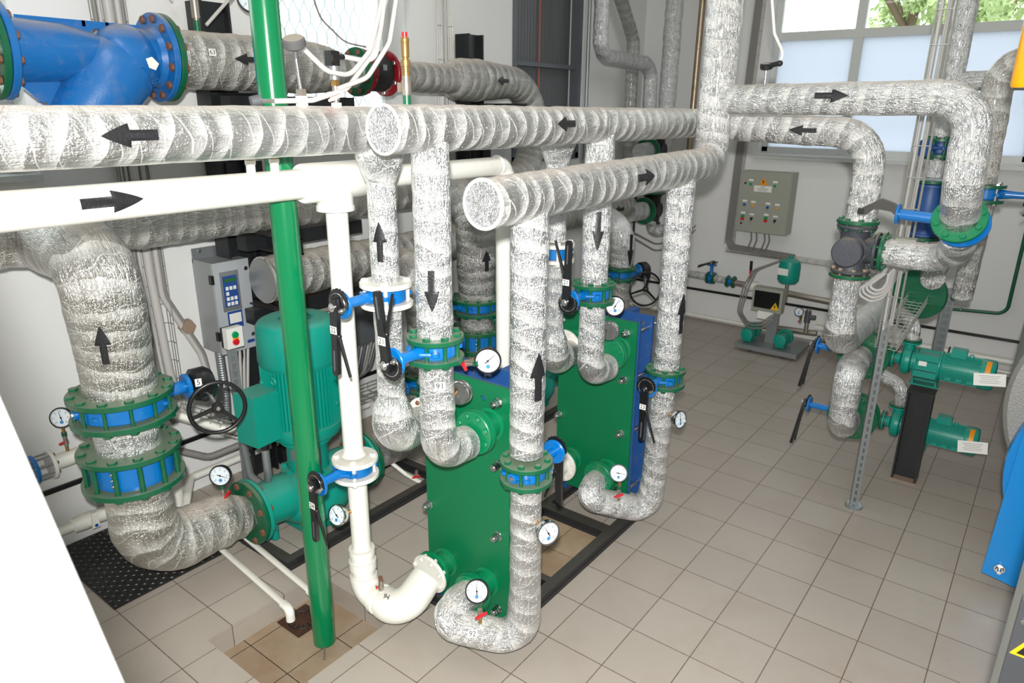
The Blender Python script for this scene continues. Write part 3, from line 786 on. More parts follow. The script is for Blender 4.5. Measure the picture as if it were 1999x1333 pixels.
pipe_thing('insulated_elbow', 'silver wrapped low U bend from the rear exchanger up to its right valve', [(HX2 - .005, .205, .965, .066), (HX2 - .02, .20, .40, .070), (-.03, .185, .155, .077), (-.30, -.07, .265, .076), (-.31, .01, .325, .072), (-.31, .08, .325, .07)], {1: .1, 2: .12, 3: .09, 4: .05}, wrap=.005)

# valves of the front group
wafer_valve('blue butterfly valve between white flanges, its black lever tagged 22 hanging down', (HX0, -1.355, 1.727), Z3, .106, .062, -Y3, 'whitef', 'whitef', 4, .235, lev=(0, -.05, -1), num='22', trig=1, levL=.27)
wafer_valve('blue butterfly valve between green flanges, black lever tagged 21 standing up, front exchanger', (HX1, -1.372, 1.562), Z3, .112, .062, -Y3, 'gflange', 'gflange', 8, .225, lev=(-.12, 0, 1), num='21', trig=-1, levL=.27)
wafer_valve('blue butterfly valve with its lever behind the front riser, seen past the green flanges', (HX2, -1.105, 1.0), Z3, .112, .062, Y3, 'gflange', 'gflange', 8, .215, lev=(.05, 0, -1), num='', trig=1, levL=.27)
wafer_valve('blue butterfly valve on the white riser, black lever tagged 24 hanging down', (HXW, -1.355, .855), Z3, .106, .06, -Y3, 'whitef', 'whitef', 4, .215, lev=(0, -.03, -1), num='24', trig=1, levL=.27)
wafer_valve('blue butterfly valve between white flanges, half hidden by the front riser', (HX0, -.145, 1.712), Z3, .106, .062, (-.9, -.45, 0), 'whitef', 'whitef', 4, .2, lev=None)
wafer_valve('blue butterfly valve between dusty green flanges, black lever tagged 21 up, rear exchanger', (HX1, -.20, 1.548), Z3, .112, .062, -Y3, 'gflange', 'gflange', 8, .225, lev=(.02, 0, 1), num='21', trig=1, levL=.30)
wafer_valve('blue butterfly valve of the rear exchanger, black lever tagged 23 hanging down', (HX2 - .003, .207, 1.02), Z3, .112, .062, -Y3, 'gflange', 'gflange', 8, .215, lev=(0, 0, -1), num='23', trig=1, levL=.30)

# white plastic pipework
ZW = 2.155
t = thing('white_main_pipe', (HXW, -2.6, ZW), 'thick white plastic main with a black arrow pointing right and a tee', 'pipe')
plain('pipe_run', t, [(HXW, -3.6, ZW, .0575), (HXW, -1.46, ZW, .0575)], 'white', seg=36)
mb = MB(); mb.lathe((HXW, -1.52, ZW), Y3, [(0, .058), (.0, .074), (.006, .077), (.285, .077), (.29, .074), (.29, .05)], 36); mb.lathe((HXW, -1.365, ZW), -Z3, [(0, .074), (.095, .074), (.10, .078), (.118, .078), (.12, .072), (.12, .045)], 36); mb.build('tee_fitting', 'white', t)
plain('narrow_run', t, [(HXW, -1.3, ZW - .002, .047), (HXW, -.24, ZW - .002, .047), (HXW, -.24, 1.0, .042)], 'white', .05, 32, .05)
mb = MB(); mb.torus((HXW, -.30, ZW), Y3, .046, .008); mb.lathe((HXW, -.24, ZW - .03), -Z3, [(0, .052), (.08, .052)], 28); mb.build('elbow_collar', 'white', t)
arrow(t, (HXW, -2.255, ZW), Y3, (.93, -.35, .12), .0575, .185, .072, off=.001)
arrow(t, (HXW, -.24, 1.54), -Z3, (.8, -1, 0), .042, .15, .05, off=.001)
for i, y in enumerate((-1.735, -1.635)):
    m2 = MB(); m2.cyl((HXW, y, ZW + .05), (HXW, y, ZW + .095), .016); m2.cyl((HXW, y, ZW + .085), (HXW, y, ZW + .10), .019)
    s = m2.build('capped_outlet', 'white', t); m2 = MB(); hexbolt(m2, (HXW, y, ZW + .10), Z3, .015, .018); m2.build('brass_plug', 'brass', s)
t = thing('white_riser_pipe', (HXW, -1.355, .1), 'white plastic riser below the tee, ending in two fat elbows at the front exchanger', 'pipe')
plain('upper_run', t, [(HXW, -1.36, 2.04, .0455), (HXW, -1.36, .92, .0455)], 'white', seg=32)
plain('lower_run', t, [(HXW, -1.352, .79, .0455), (HXW, -1.352, .34, .0455)], 'white', seg=32)
arrow(t, (HXW, -1.36, 1.475), -Z3, (-.28, -1, 0), .0455, .16, .055, off=.001)
mb = MB(); mb.lathe((HXW, -1.36, .918), Z3, [(0, .057), (.010, .055), (.012, .050), (.028, .049), (.03, .046)], 30); mb.build('flange_collar', 'white', t)
mb = MB()
mb.lathe((HXW, -1.352, .245), Z3, [(0, .058), (.055, .058), (.056, .066), (.10, .066), (.10, .058), (.135, .058), (.136, .0625), (.165, .0625), (.165, .04)], 32)
tube(mb, [(HXW, -1.352, .26, .066), (HXW, -1.352, .165, .068), (-.67, -1.352, .165, .066)], .085, 32, 0, True, .02, 0, uv=False)
mb.lathe((-.71, -1.352, .165), X3, [(0, .066), (0, .076), (.025, .076), (.025, .066)], 32)
tube(mb, [(-.69, -1.352, .165, .058), (-.63, -1.352, .165, .058)], .05, 32, 0, True, .02, 0, uv=False)
tube(mb, [(-.655, -1.352, .165, .080), (-.53, -1.35, .165, .082), (-.53, -1.185, .265, .078)], .10, 32, 0, True, .02, 0, uv=False)
mb.build('double_elbow', 'white', t)
lettering('painted_digits', t, '94', .036, (-.602, -1.385, .240), (.1, -.42, .9), (-.2, .85, .35))
ck = thing('drain_cock', (-.665, -1.37, .21), 'small drain cock with red butterfly handle on the white double elbow', 'valve')
mb = MB(); mb.cyl((-.655, -1.37, .20), (-.655, -1.37, .245), .014); mb.build('white_socket', 'white', ck)
e = ball_cock(ck, (-.655, -1.37, .24), Z3, (-.5, -.7, .1)); mb = MB(); mb.cyl(e, e + Z3 * .02, .011, seg=6); mb.build('open_end', 'rust', ck)
mb = MB(); mb.disc((-.53, -1.165, .275), (0, 1, .12), .105, .016, .003, 36)
t2 = thing('port_flange', (-.53, -1.165, .19), 'white bolted flange joining the fat white elbow to the exchanger', 'flange')
mb.build('flange_ring', 'whitef', t2); bolt_ring(t2, (-.53, -1.165, .275), (0, 1, .12), .088, 8, .02, 'whitef', .006, .011)

# ------------------------------------------------------------------ plate heat exchangers
def exchanger(x1, yf, zb, zt, label, near):
    w = .515; x0 = x1 - w; g = thing('plate_heat_exchanger', ((x0 + x1) / 2, yf + .2, zb), label, 'heat exchanger')
    h = zt - zb
    R = Matrix.Identity(3)
    # front plate with two holes near the top: built as a frame of strips round real openings
    def plate(xa, xb, y, t, za, zb_, holes, name, m):
        mb = MB(); K = 20
        # outline with holes through bridged fans
        vs = []; fs = []
        zs = [za] + sorted({v for hx, hz, r in holes for v in (hz - r * 1.6, hz + r * 1.6)}) + [zb_]
        for a, b in zip(zs[:-1], zs[1:]):
            hh = [q for q in holes if a < q[1] < b]
            if not hh: mb.box(((xa + xb) / 2, y + t / 2, (a + b) / 2), (xb - xa, t, b - a)); continue
            cuts = [xa] + [v for hx, hz, r in hh for v in (hx - r * 1.6, hx + r * 1.6)] + [xb]
            for i in range(0, len(cuts), 2): mb.box(((cuts[i] + cuts[i + 1]) / 2, y + t / 2, (a + b) / 2), (cuts[i + 1] - cuts[i], t, b - a))
            for hx, hz, r in hh:
                o = len(mb.v); q = r * 1.6
                for yy_ in (y, y + t):
                    for k in range(16):
                        th = 2 * PI * k / 16; mb.v.append((hx + r * math.cos(th), yy_, hz + r * math.sin(th)))
                    for k in range(16):
                        th = 2 * PI * k / 16; c_, s_ = math.cos(th), math.sin(th); m_ = max(abs(c_), abs(s_)); mb.v.append((hx + q * c_ / m_, yy_, hz + q * s_ / m_))
                for k in range(16):
                    k2 = (k + 1) % 16
                    mb.f.append((o + k, o + 16 + k, o + 16 + k2, o + k2)); mb.f.append((o + 32 + k, o + 32 + k2, o + 48 + k2, o + 48 + k)); mb.f.append((o + k, o + k2, o + 32 + k2, o + 32 + k))
        return mb.build(name, m, g)
    plate(x0, x1, yf, .014, zb, zt, [(x0 + .15, zt - .075, .014), (x1 - .15, zt - .075, .014)], 'front_plate', 'gplate')
    mb = MB(); mb.box(((x0 + x1) / 2 + .005, yf + .0225, (zb + zt) / 2), (w + .01, .017, h - .004)); mb.build('primer_backing', 'bplate', g)
    dep = .11
    mb = MB()
    for k in range(22):
        mb.box(((x0 + x1) / 2 - .012, yf + .034 + k * (dep / 22), (zb + zt) / 2 - .05), (w - .12 - (k % 2) * .006, .003, h - .26))
    mb.build('plate_pack', 'zinc', g)
    yb = yf + .035 + dep + .025
    mb = MB(); mb.box(((x0 + x1) / 2 + .0, yb + .012, (zb + zt) / 2 - .0), (w * .16, .024, h)); 
    plate(x0 + .02, x0 + .215, yb, .022, zb, zt - .0, [(x0 + .165, zt - .05, .014)], 'rear_plate_left', 'bplate')
    plate(x0 + .275, x1 + .01, yb, .022, zb, zt - .0, [(x1 - .055, zt - .05, .014)], 'rear_plate_right', 'bplate')
    mb = MB(); mb.box(((x0 + x1) / 2, yb + .011, (zb + zt) / 2 - .1), (.062, .022, h - .2)); mb.build('rear_web', 'bplate', g)
    mb = MB(); mb.box(((x0 + x1) / 2, yb + .16, zt - .08), (.05, .3, .05)); mb.box(((x0 + x1) / 2, yb + .29, (zb + zt) / 2 - .05), (.06, .05, h - .1)); mb.build('support_bar', 'bplate', g)
    # tie bolts
    for sx in (x0 + .014, x1 - .064):
        for k, f in enumerate((1, .695, .4, .07)):
            z = zb + h * f - (.075 if f == 1 else 0)
            mb = MB(); mb.cyl((sx, yf - .045, z), (sx, yb + .07, z), .009, seg=12); b = mb.build('tie_bolt', 'zinc', g)
            mb = MB(); hexbolt(mb, (sx, yf, z), -Y3, .021, .02); mb.disc((sx, yf - .003, z), Y3, .025, .005); hexbolt(mb, (sx, yf - .022, z), -Y3, .019, .016); mb.build('nut', 'chrome', b)
            if sx > x0 + .3:
                mb = MB(); mb.cyl((sx + .05, yf + .04, z + .01), (sx + .05, yb + .075, z + .01), .011, seg=12); mb.build('rear_rod', 'chrome', b)
    # nozzles
    for k, (px, pz, m2, r) in enumerate(((x0 + .115, zb + h * .832, 'whitef', .100), (x1 - .105, zb + h * .85, 'gnoz', .098), (x0 + .115, zb + h * .165, 'whitef', .100), (x1 - .135, zb + h * .17, 'gnoz', .095))):
        mb = MB(); mb.lathe((px, yf, pz), -Y3, [(0, .076), (.006, .076), (.010, .062), (.07, .062), (.09, .07)], 32); mb.lathe((px, yf - .082, pz), -Y3, [(0, .095), (.004, r + .002), (.018, r + .002), (.02, .09)], 36)
        nz = mb.build('nozzle', 'gnoz', g)
        if m2 == 'gnoz':
            mb = MB(); mb.disc((px, yf - .115, pz), Y3, r, .02, .003, 36); f = mb.build('nozzle_flange', 'gnoz', nz)
            for q in range(8):
                th = 2 * PI * (q + .5) / 8; mb = MB(); hexbolt(mb, (px + (r - .02) * math.cos(th), yf - .124, pz + (r - .02) * math.sin(th)), -Y3, .013, .010)
                mb.build('flange_bolt', 'gnoz', nz)
        elif pz > zb + .6 or not near:
            mb = MB(); mb.disc((px, yf - .112, pz), Y3, r + .004, .018, .003, 36); f = mb.build('nozzle_flange', 'whitef', nz)
            for q in range(8):
                th = 2 * PI * (q + .5) / 8; mb = MB(); hexbolt(mb, (px + (r - .018) * math.cos(th), yf - .12, pz + (r - .018) * math.sin(th)), -Y3, .011, .010)
                mb.build('flange_bolt', 'rust' if q == 2 else 'whitef', nz)
    for sx in (x0 + .06, x1 - .06):
        mb = MB(); mb.box((sx, yf + .03, zb - .01), (.05, .06, .05 + 0)); mb.build('foot', 'bplate', g)
    return g
exchanger(-.135, -1.045, .07, 1.305, 'near plate heat exchanger, green face with chrome nuts above the front bends', True)
exchanger(-.172, .165, .15, 1.31, 'rear plate heat exchanger, green face with blue plates showing behind', False)
# short white pipe at the rear exchanger's lower left port
tubething('white_port_pipe', 'short white elbow pipe at the lower left port of the rear exchanger', 'pipe', [(HXW + .2, -.2, .36, .055), (-.57, -.2, .36, .06), (-.57, .05, .345, .06)], 'white', .09, 28)
# black base frames
def base_frame(label, bars, m='steelblk'):
    mb = MB()
    for (x0, y0, x1, y1) in bars:
        z = .055; mb.box(((x0 + x1) / 2, (y0 + y1) / 2, z / 2), (abs(x1 - x0), abs(y1 - y0), z))
        if abs(x1 - x0) > abs(y1 - y0): mb.box(((x0 + x1) / 2, (y0 + y1) / 2, .008), (abs(x1 - x0), abs(y1 - y0) + .012, .016))
        else: mb.box(((x0 + x1) / 2, (y0 + y1) / 2, .008), (abs(x1 - x0) + .012, abs(y1 - y0), .016))
    return tag(mb.build('base_frame', m), label, 'frame')
base_frame('black steel base frame under the two plate heat exchangers', [(-.21, -1.13, -.15, .42), (-.69, -1.13, -.64, .6), (-.64, -1.07, -.21, -.98), (-.64, -.03, -.21, .05), (-.64, -.62, -.21, -.575)])
base_frame('black steel base frame under the big vertical pump', [(-1.475, -1.37, -1.42, -.12), (-1.93, -1.37, -1.87, -.12), (-1.87, -1.37, -1.475, -1.31), (-1.87, -.16, -1.475, -.1)])
base_frame('black steel base frame under the second vertical pump, mostly hidden', [(-1.475, .85, -1.42, 2.1), (-1.93, .85, -1.87, 2.1), (-1.87, .85, -1.475, .91), (-1.87, 2.04, -1.475, 2.1)])
mb = MB(); quad(mb, -.62, -.57, -.21, -.035, .0035, .003); tag(mb.build('spill_stain', 'tilewet'), 'rust-stained wet patch of tiles inside the exchanger base frame', 'stain', kind='stuff')

# ------------------------------------------------------------------ gauges of the front group
gauge('black-cased pressure gauge standing on the lowest silver bend, dial towards us', (-.095, -1.32, .475), (.55, -1, .55), .05, [(-.095, -1.30, .43), (-.095, -1.30, .30)], 'black', ((-.095, -1.30, .325), Z3, (.7, -.6, .2)), .47)
gauge('chrome thermometer on the right of the front riser below the valve', (.150, -1.15, .775), (.95, -.45, .12), .052, [(.12, -1.14, .775), (.06, -1.11, .775)], 'chrome', None, .4, name='dial_thermometer', cat='thermometer', group='thermometers', stemm='gflange')
gauge('chrome thermometer on the white riser just left of its valve handle', (-.835, -1.455, .628), (.15, -1, .35), .05, [(-.83, -1.44, .628), (-.80, -1.38, .63)], 'chrome', None, .3, name='dial_thermometer', cat='thermometer', group='thermometers')
gauge('black pressure gauge at the top of the front exchanger, red cock beside it', (-.10, -1.235, 1.50), (.75, -1, .05), .052, [(-.13, -1.22, 1.50), (-.22, -1.26, 1.47)], 'black', ((-.21, -1.27, 1.475), (.9, .2, .15), (.2, -1, .2)), .68)
gauge('small chrome thermometer seen edge-on behind the pipe tagged 91', (-.25, -1.23, 1.33), (-.35, 1, 0), .052, [(-.25, -1.26, 1.33), (-.25, -1.30, 1.33)], 'chrome', None, .4, name='dial_thermometer', cat='thermometer', group='thermometers', digits=False)
gauge('small chrome thermometer seen edge-on behind the rear down pipe', (-.225, -.05, 1.31), (-.2, 1, 0), .052, [(-.235, -.09, 1.31), (-.25, -.13, 1.31)], 'chrome', None, .4, name='dial_thermometer', cat='thermometer', group='thermometers', digits=False)
gauge('black pressure gauge over the low bend of the rear exchanger, red cock below', (-.135, -.02, .465), (.45, -1, .45), .05, [(-.135, 0, .42), (-.135, 0, .28)], 'black', ((-.135, 0, .295), Z3, (.4, -.9, .2)), .85)
gauge('black-rimmed pressure gauge beside the rear down pipe above the blue plates', (-.155, -.135, 1.475), (.95, -.9, .1), .052, [(-.175, -.11, 1.475), (-.25, -.14, 1.42)], 'black', ((-.245, -.15, 1.425), (.5, .3, .3), (.2, -1, .2)), .62)
gauge('chrome thermometer on the right of the rear riser above the open floor', (.125, .17, .805), (1, -.25, .15), .05, [(.1, .18, .805), (.05, .2, .81)], 'chrome', None, .5, name='dial_thermometer', cat='thermometer', group='thermometers', stemm='gflange')

# ------------------------------------------------------------------ green pole, small drain pipes
t = thing('drain_pole', (-.90, -1.54, -.11), 'glossy green vertical pipe ending above the floor pit', 'pipe')
plain('pipe_run', t, [(-.90, -1.54, -.065, .0535), (-.905, -1.545, 4.39, .0545)], 'green', seg=40, step=1)
mb = MB(); mb.torus((-.90, -1.54, .62), Z3, .053, .002); mb.build('weld_seam', 'green', t)
for name, lab, x, z0 in (('overflow_pipe', 'white plastic drain pipe with elbow over the pit, nearer one', -1.66, 0),):
    pass
def drain(label, a, b, dn):
    t = thing('overflow_pipe', (b[0], b[1], dn), label, 'pipe', 'small white drain pipes'); d = (V(b) - V(a)).normalized()
    plain('pipe_run', t, [(*a, .0165), (*b, .0165)], 'white', .03, 18)
    q = V(b); mb = MB(); tube(mb, [(*(q - d * .03), .0225), (*(q + d * .03), .0225), (q.x + d.x * .03, q.y + d.y * .03, dn, .0225)], .03, 20, 0, True, .01, 0, uv=False); mb.build('elbow_fitting', 'white', t)
drain('white plastic drain pipe ending in an elbow over the pit, in front', (-2.1, -1.51, .085), (-1.13, -1.585, .05), -.015)
drain('white plastic drain pipe with elbow just left of the green pole foot', (-2.1, -1.36, .085), (-1.11, -1.44, .05), -.015)
t = thing('floor_drain', (-1.165, -1.48, -PD), 'rusty cast iron drain grating at the bottom of the pit', 'drain')
mb = MB(); mb.box((-1.165, -1.48, -PD + .004), (.18, .18, .008)); mb.build('plate', mat('drain_iron', (74, 50, 38), .6, .3, bump=.6, dirt=.5, dirtcol=(120, 74, 40)), t)
mb = MB(); mb.torus((-1.165, -1.48, -PD + .009), Z3, .07, .004, 24, 6)
for k in range(12):
    th = 2 * PI * k / 12; mb.box((-1.165 + .052 * math.cos(th), -1.48 + .052 * math.sin(th), -PD + .009), (.02, .006, .003), Matrix.Rotation(th, 3, 'Z'))
mb.build('slots', 'ink', t)
mb = MB(); tube(mb, [(-.86, -1.575, -.055, .006), (-.855, -1.58, -.09, .005), (-.852, -1.585, -.122, .007)], .02, 8, .001, True, .01, 0, uv=False)
tag(mb.build('water_trickle', mat('water', (200, 205, 200), .05, trans=.9)), 'thin trickle of water running off the green pole into the pit', 'water', kind='stuff')
mb = MB(); mb.box((-2.235, -1.80, .006), (.77, .61, .012))
for i in range(26):
    for j in range(21):
        c = V((-2.235 - .375 + i * .03, -1.80 - .295 + j * .0295, .012)); q = PI / 4 * (1 if (i + j) % 2 else -1) + .2
        u = V((math.cos(q), math.sin(q), 0)); w2 = V((-u.y, u.x, 0)); mb.add([c - u * .012, c - w2 * .004, c + u * .012, c + w2 * .004, c + Z3 * .004 - u * .005, c + Z3 * .004 + u * .005], [(0, 1, 4), (1, 2, 5), (1, 5, 4), (2, 3, 5), (3, 0, 4), (3, 4, 5)])
t = mb.build('checker_plate_cover', mat('chequer_steel', (58, 58, 58), .38, .6, bump=.2, dirt=.3, dirtcol=(84, 80, 74))); tag(t, 'black chequered steel cover plate by the left wall', 'cover')

# ------------------------------------------------------------------ big suction line at left
XP = -1.67
t = pipe_thing('insulated_suction_pipe', 'huge silver wrapped pipe with up arrow rising beside the left wall', [(XP, -1.955, 1.20, .152), (XP, -1.96, 1.50, .158), (XP, -1.965, 1.84, .16), (-2.15, -1.97, 1.84, .15)], .2, 'foil_old', wrap=.007, seg=56)
arrow(t, (XP, -1.96, 1.475), Z3, (1.1, -.75, 0), .16, .17, .062)
t = pipe_thing('insulated_spool', 'short silver wrapped spool between two big green flanges', [(XP, -1.965, 1.08, .138), (XP, -1.965, .93, .138)], .1, 'foil', seg=48)
t = pipe_thing('insulated_suction_elbow', 'huge silver wrapped elbow curving from the floor plate into the vertical pump', [(XP, -1.965, .76, .142), (XP, -1.965, .345, .150), (XP, -1.60, .335, .140), (XP, -1.50, .31, .12), (XP, -1.425, .30, .100)], .30, 'foil_old', wrap=.007, seg=56)
def bigvalve(label, c, rf, gap, nb, stem, wheelc, group=None, blue=.85, num='', wax=X3, wr=.115):
    t = wafer_valve(label, c, Z3, rf, gap, stem, 'gflange', 'gflange', nb, rf + .115, rb=rf * blue, tf=.026, hr=.021)
    c = V(c); stem = V(stem).normalized(); e = c + stem * (rf + .115)
    mb = MB(); mb.disc(e - stem * .05, stem, .062, .022, .003, 28); mb.lathe(e - stem * .12, stem, [(0, .034), (.07, .03)], 18); mb.build('neck_flange', 'blue', t)
    mb = MB(); w = V(wax)
    mb.lathe(e - stem * .03, stem, [(0, .062), (.012, .078), (.075, .078), (.10, .06)], 28)
    mb.lathe(e + stem * .03 - Z3 * .03 - w * .07, w, [(0, .045), (.02, .066), (.10, .066), (.125, .045)], 8)
    gb = mb.build('gearbox', 'black', t)
    if num: ntag(gb, num, e + stem * .0 + w * .0785 + Z3 * .028, w, Z3, .03, .038, .036)
    W = V(wheelc); mb = MB(); mb.cyl(e + stem * .035 - Z3 * .02, W, .011); mb.build('shaft', 'zinc', gb)
    ax = (W - (e + stem * .035 - Z3 * .02)).normalized(); ax = w
    mb = MB(); mb.torus(W, ax, wr, .0105, 48, 10); f, a, b = frame(ax)
    mb.disc(W, ax, .027, .03, .004, 20)
    for k in range(3):
        th = 2 * PI * k / 3 + .25; d = a * math.cos(th) + b * math.sin(th); mb.box(W + d * wr * .52, (.012, .022, wr * .95), Matrix((f, d.cross(f), d)).transposed(), .75)
    hw = mb.build('handwheel', 'black', t); mb = MB(); hexbolt(mb, W + ax * .015, ax, .011, .008); mb.build('hub_nut', 'chrome', hw)
    return t
bigvalve('large blue butterfly valve between green flanges with black handwheel numbered 5', (XP, -1.96, 1.145), .222, .085, 12, (.12, 1, 0), (XP + .17, -1.605, 1.045), num='5', wax=V((.93, -.35, .05)).normalized(), wr=.128)
def check_valve(label, c, ax, rf, gap, nb, blue=.82):
    t = thing('check_valve', c, label, 'valve'); c = V(c); ax = V(ax)
    for s in (-1, 1): flange(t, c + ax * s * (gap / 2 + .013), ax, rf, .026)
    mb = MB(); r = rf * blue; mb.lathe(c, ax, [(-gap / 2, r * .93), (-gap * .42, r * .93), (-gap * .4, r), (gap * .4, r), (gap * .42, r * .93), (gap / 2, r * .93)], 44)
    mb.build('valve_body', 'blue', t)
    mb = MB(); q = c + V((.62, -.78, 0)) * r
    for z in (-.03, .0, .03): mb.ball(q + Z3 * z, .009)
    mb.build('plug_screws', 'chrome', t)
    bolt_ring(t, c, ax, rf - .026, nb, gap + .052, 'gflange', hr=.022, rr=.012)
    return t
check_valve('large blue wafer check valve between green flanges below the handwheel valve', (XP, -1.965, .845), Z3, .222, .13, 12)

# inline vertical pumps
def pump(dy, label, near):
    t = thing('inline_pump', (XP, -1.0 + dy, .05), label, 'pump')
    cy = -1.0 + dy
    mb = MB()
    mb.lathe((XP, cy, .08), Z3, [(0, .12), (.03, .14), (.06, .195), (.12, .225), (.2, .225), (.27, .19), (.31, .16), (.33, .16)], 40)
    for s in (-1, 1):
        tube(mb, [(XP, cy + s * .38, .30, .118), (XP, cy + s * .2, .30, .135), (XP, cy + s * .05, .26, .15)], .1, 32, 0, True, .03, 0, uv=False)
    for k in range(6):
        th = 2 * PI * k / 6 + .3; mb.box((XP + .19 * math.cos(th), cy + .19 * math.sin(th), .29), (.05, .016, .12), Matrix.Rotation(th, 3, 'Z'), .6)
    mb.cyl((XP, cy - .27, .18), (XP, cy - .27, .06), .022); mb.cyl((XP, cy + .27, .18), (XP, cy + .27, .05), .022)
    mb.box((XP, cy, .068), (.26, .26, .03))
    mb.build('volute', 'teal', t)
    for s in (-1, 1):
        mb = MB(); mb.disc((XP, cy + s * .385, .30), Y3, .185, .022, .003, 44); f1 = mb.build('pump_flange', 'teal', t)
        mb = MB(); mb.disc((XP, cy + s * .415, .30), Y3, .185, .026, .003, 44); f1 = mb.build('counter_flange', 'gflange', t)
        bolt_ring(t, (XP, cy + s * .4, .30), Y3, .158, 8, .055, 'rust', hr=.02)
    mb = MB(); mb.lathe((XP, cy, .40), Z3, [(0, .16), (.015, .16), (.02, .118), (.19, .118), (.20, .15), (.225, .15)], 36)
    for k in range(8):
        th = 2 * PI * k / 8; mb.box((XP + .14 * math.cos(th), cy + .14 * math.sin(th), .42), (.03, .02, .04), Matrix.Rotation(th, 3, 'Z'))
    lt = mb.build('lantern', 'teal', t)
    mb = MB(); mb.lathe((XP, cy, .44), Z3, [(0, .1195), (.13, .1195)], 36, cap=False)
    mb = MB()
    for k in range(7):
        th = -1.0 + k * .16; mb.box((XP + .1195 * math.cos(th), cy + .1195 * math.sin(th), .515), (.003, .017, .12), Matrix.Rotation(th, 3, 'Z'))
    mb.build('mesh_guard', 'greybox', lt)
    card('rating_plate', lt, (XP + .03, cy - .1185, .54), (.25, -1, 0), Z3, .035, .07, 'galv')
    mb = MB(); mb.lathe((XP, cy, .62), Z3, [(0, .15), (.03, .20), (.07, .215), (.10, .215), (.105, .20), (.47, .20), (.475, .205)], 48)
    for k in range(60):
        th = 2 * PI * k / 60; mb.box((XP + .207 * math.cos(th), cy + .207 * math.sin(th), .905), (.02, .0055, .34), Matrix.Rotation(th, 3, 'Z'))
    for th in (-1.9, -.75, .4):
        for z in (.84, .99): mb.cyl((XP + .2 * math.cos(th), cy + .2 * math.sin(th), z), (XP + .225 * math.cos(th), cy + .225 * math.sin(th), z), .014)
    mb.build('motor', 'teal', t)
    mb = MB(); mb.lathe((XP, cy, 1.085), Z3, [(0, .214), (.02, .222), (.215, .216), (.238, .20), (.252, .17), (.252, .10), (.246, .095), (.246, .001)], 56); fc = mb.build('fan_cover', 'teal', t)
    mb = MB()
    for k in range(9): mb.torus((XP, cy, 1.334), Z3, .012 + k * .0095, .0022, 28, 5)
    mb.build('intake_grid', 'tealdk', fc)
    card('cover_label', fc, (XP + .215 * .82, cy - .215 * .56, 1.2), (.82, -.56, 0), Z3, .05, .08)
    mb = MB(); R = Matrix.Rotation(.08, 3, 'Z')
    mb.box((XP - .0, cy - .29, .835), (.165, .17, .27), R); mb.box((XP - .0, cy - .20, .86), (.14, .08, .2), R)
    mb.box((XP - .0, cy - .29, .975), (.16, .165, .02), R)
    jb = mb.build('terminal_box', 'teal', t)
    mb = MB(); mb.cyl((XP + .03, cy - .29, .69), (XP + .03, cy - .29, .65), .024, seg=12); mb.build('cable_gland', 'black', jb)
    mb = MB(); mb.torus((XP + .06, cy - .215, 1.03), Y3, .018, .007, 16, 8); mb.torus((XP - .21, cy - .02, 1.02), X3, .02, .008, 16, 8); mb.build('lifting_eyes', 'teal', t)
    return t
pump(0, 'big teal vertical inline pump behind the green pole', True)
pump(2.2, 'second teal vertical pump, glimpsed behind the rear exchanger', False)
t = pipe_thing('insulated_discharge_pipe', 'silver wrapped pipe from the big pump rising behind the front risers', [(XP, -.56, .30, .11), (XP, -.30, .30, .13), (XP, -.02, .30, .12), (XP, .0, .60, .105)], {1: .3, 2: .22}, 'foil_dull', wrap=.006)
wafer_valve('blue valve between green flanges on the discharge riser behind the pipe tagged 91', (XP, .0, .66), Z3, .165, .08, (0, -1, 0), 'gflange', 'gflange', 8, .0001 + .22, rb=.12, lev=None)
pipe_thing('insulated_discharge_riser', 'silver wrapped riser bending left into the capped manifold on the wall', [(XP, .0, .72, .105), (XP, .0, 1.43, .12), (-2.15, .0, 1.43, .11)], .2, 'foil_dull', wrap=.007)
t = pipe_thing('insulated_suction_pipe', 'silver wrapped vertical pipe seen between front risers above two green flanged valves', [(XP, .55, 1.13, .13), (XP, .55, 1.40, .14), (XP, .55, 1.84, .14), (-2.15, .55, 1.84, .13)], .22, 'foil_dull', wrap=.008, seg=48)
arrow(t, (XP, .55, 1.42), Z3, (1, -.35, 0), .142, .14, .07)
wafer_valve('blue butterfly valve between green flanges between the down pipe and white riser', (XP, .55, 1.075), Z3, .19, .07, (-.35, -1, 0), 'gflange', 'gflange', 12, .0001 + .235, rb=.15, lev=None, tf=.022)
pipe_thing('insulated_spool', 'short silver spool between the two flanged valves behind the down pipe', [(XP, .55, 1.02, .12), (XP, .55, .90, .12)], .1, 'foil_dull')
check_valve('blue check valve between green flanges lower behind the down pipe', (XP, .55, .82), Z3, .19, .11, 12, .84)
pipe_thing('insulated_suction_elbow', 'grey wrapped elbow under the hidden check valve into second pump', [(XP, .55, .74, .12), (XP, .56, .30, .125), (XP, .8, .27, .115)], .2, 'foil_dull', wrap=.006)
t = pipe_thing('insulated_riser', 'silver wrapped curved riser beside the rear down pipe, above the small handwheel', [(XP, 2.7, 1.0, .11), (XP, 2.7, 1.43, .12), (-2.15, 2.7, 1.43, .115)], .22, 'foil', wrap=.008)
arrow(t, (XP, 2.7, 1.17), -Z3, (1.2, -.4, 0), .118, .3, .07)
bigvalve('blue butterfly valve with small black handwheel behind the blue exchanger plates', (XP, 2.7, .93), .15, .07, 8, (.35, .9, 0), (XP + .25, 2.75, .80), wax=V((.75, -.6, .1)).normalized(), wr=.16)
pipe_thing('insulated_riser', 'grey wrapped stub below the small handwheel valve', [(XP, 2.7, .87, .10), (XP, 2.7, .0, .11)], .1, 'foil_dull')

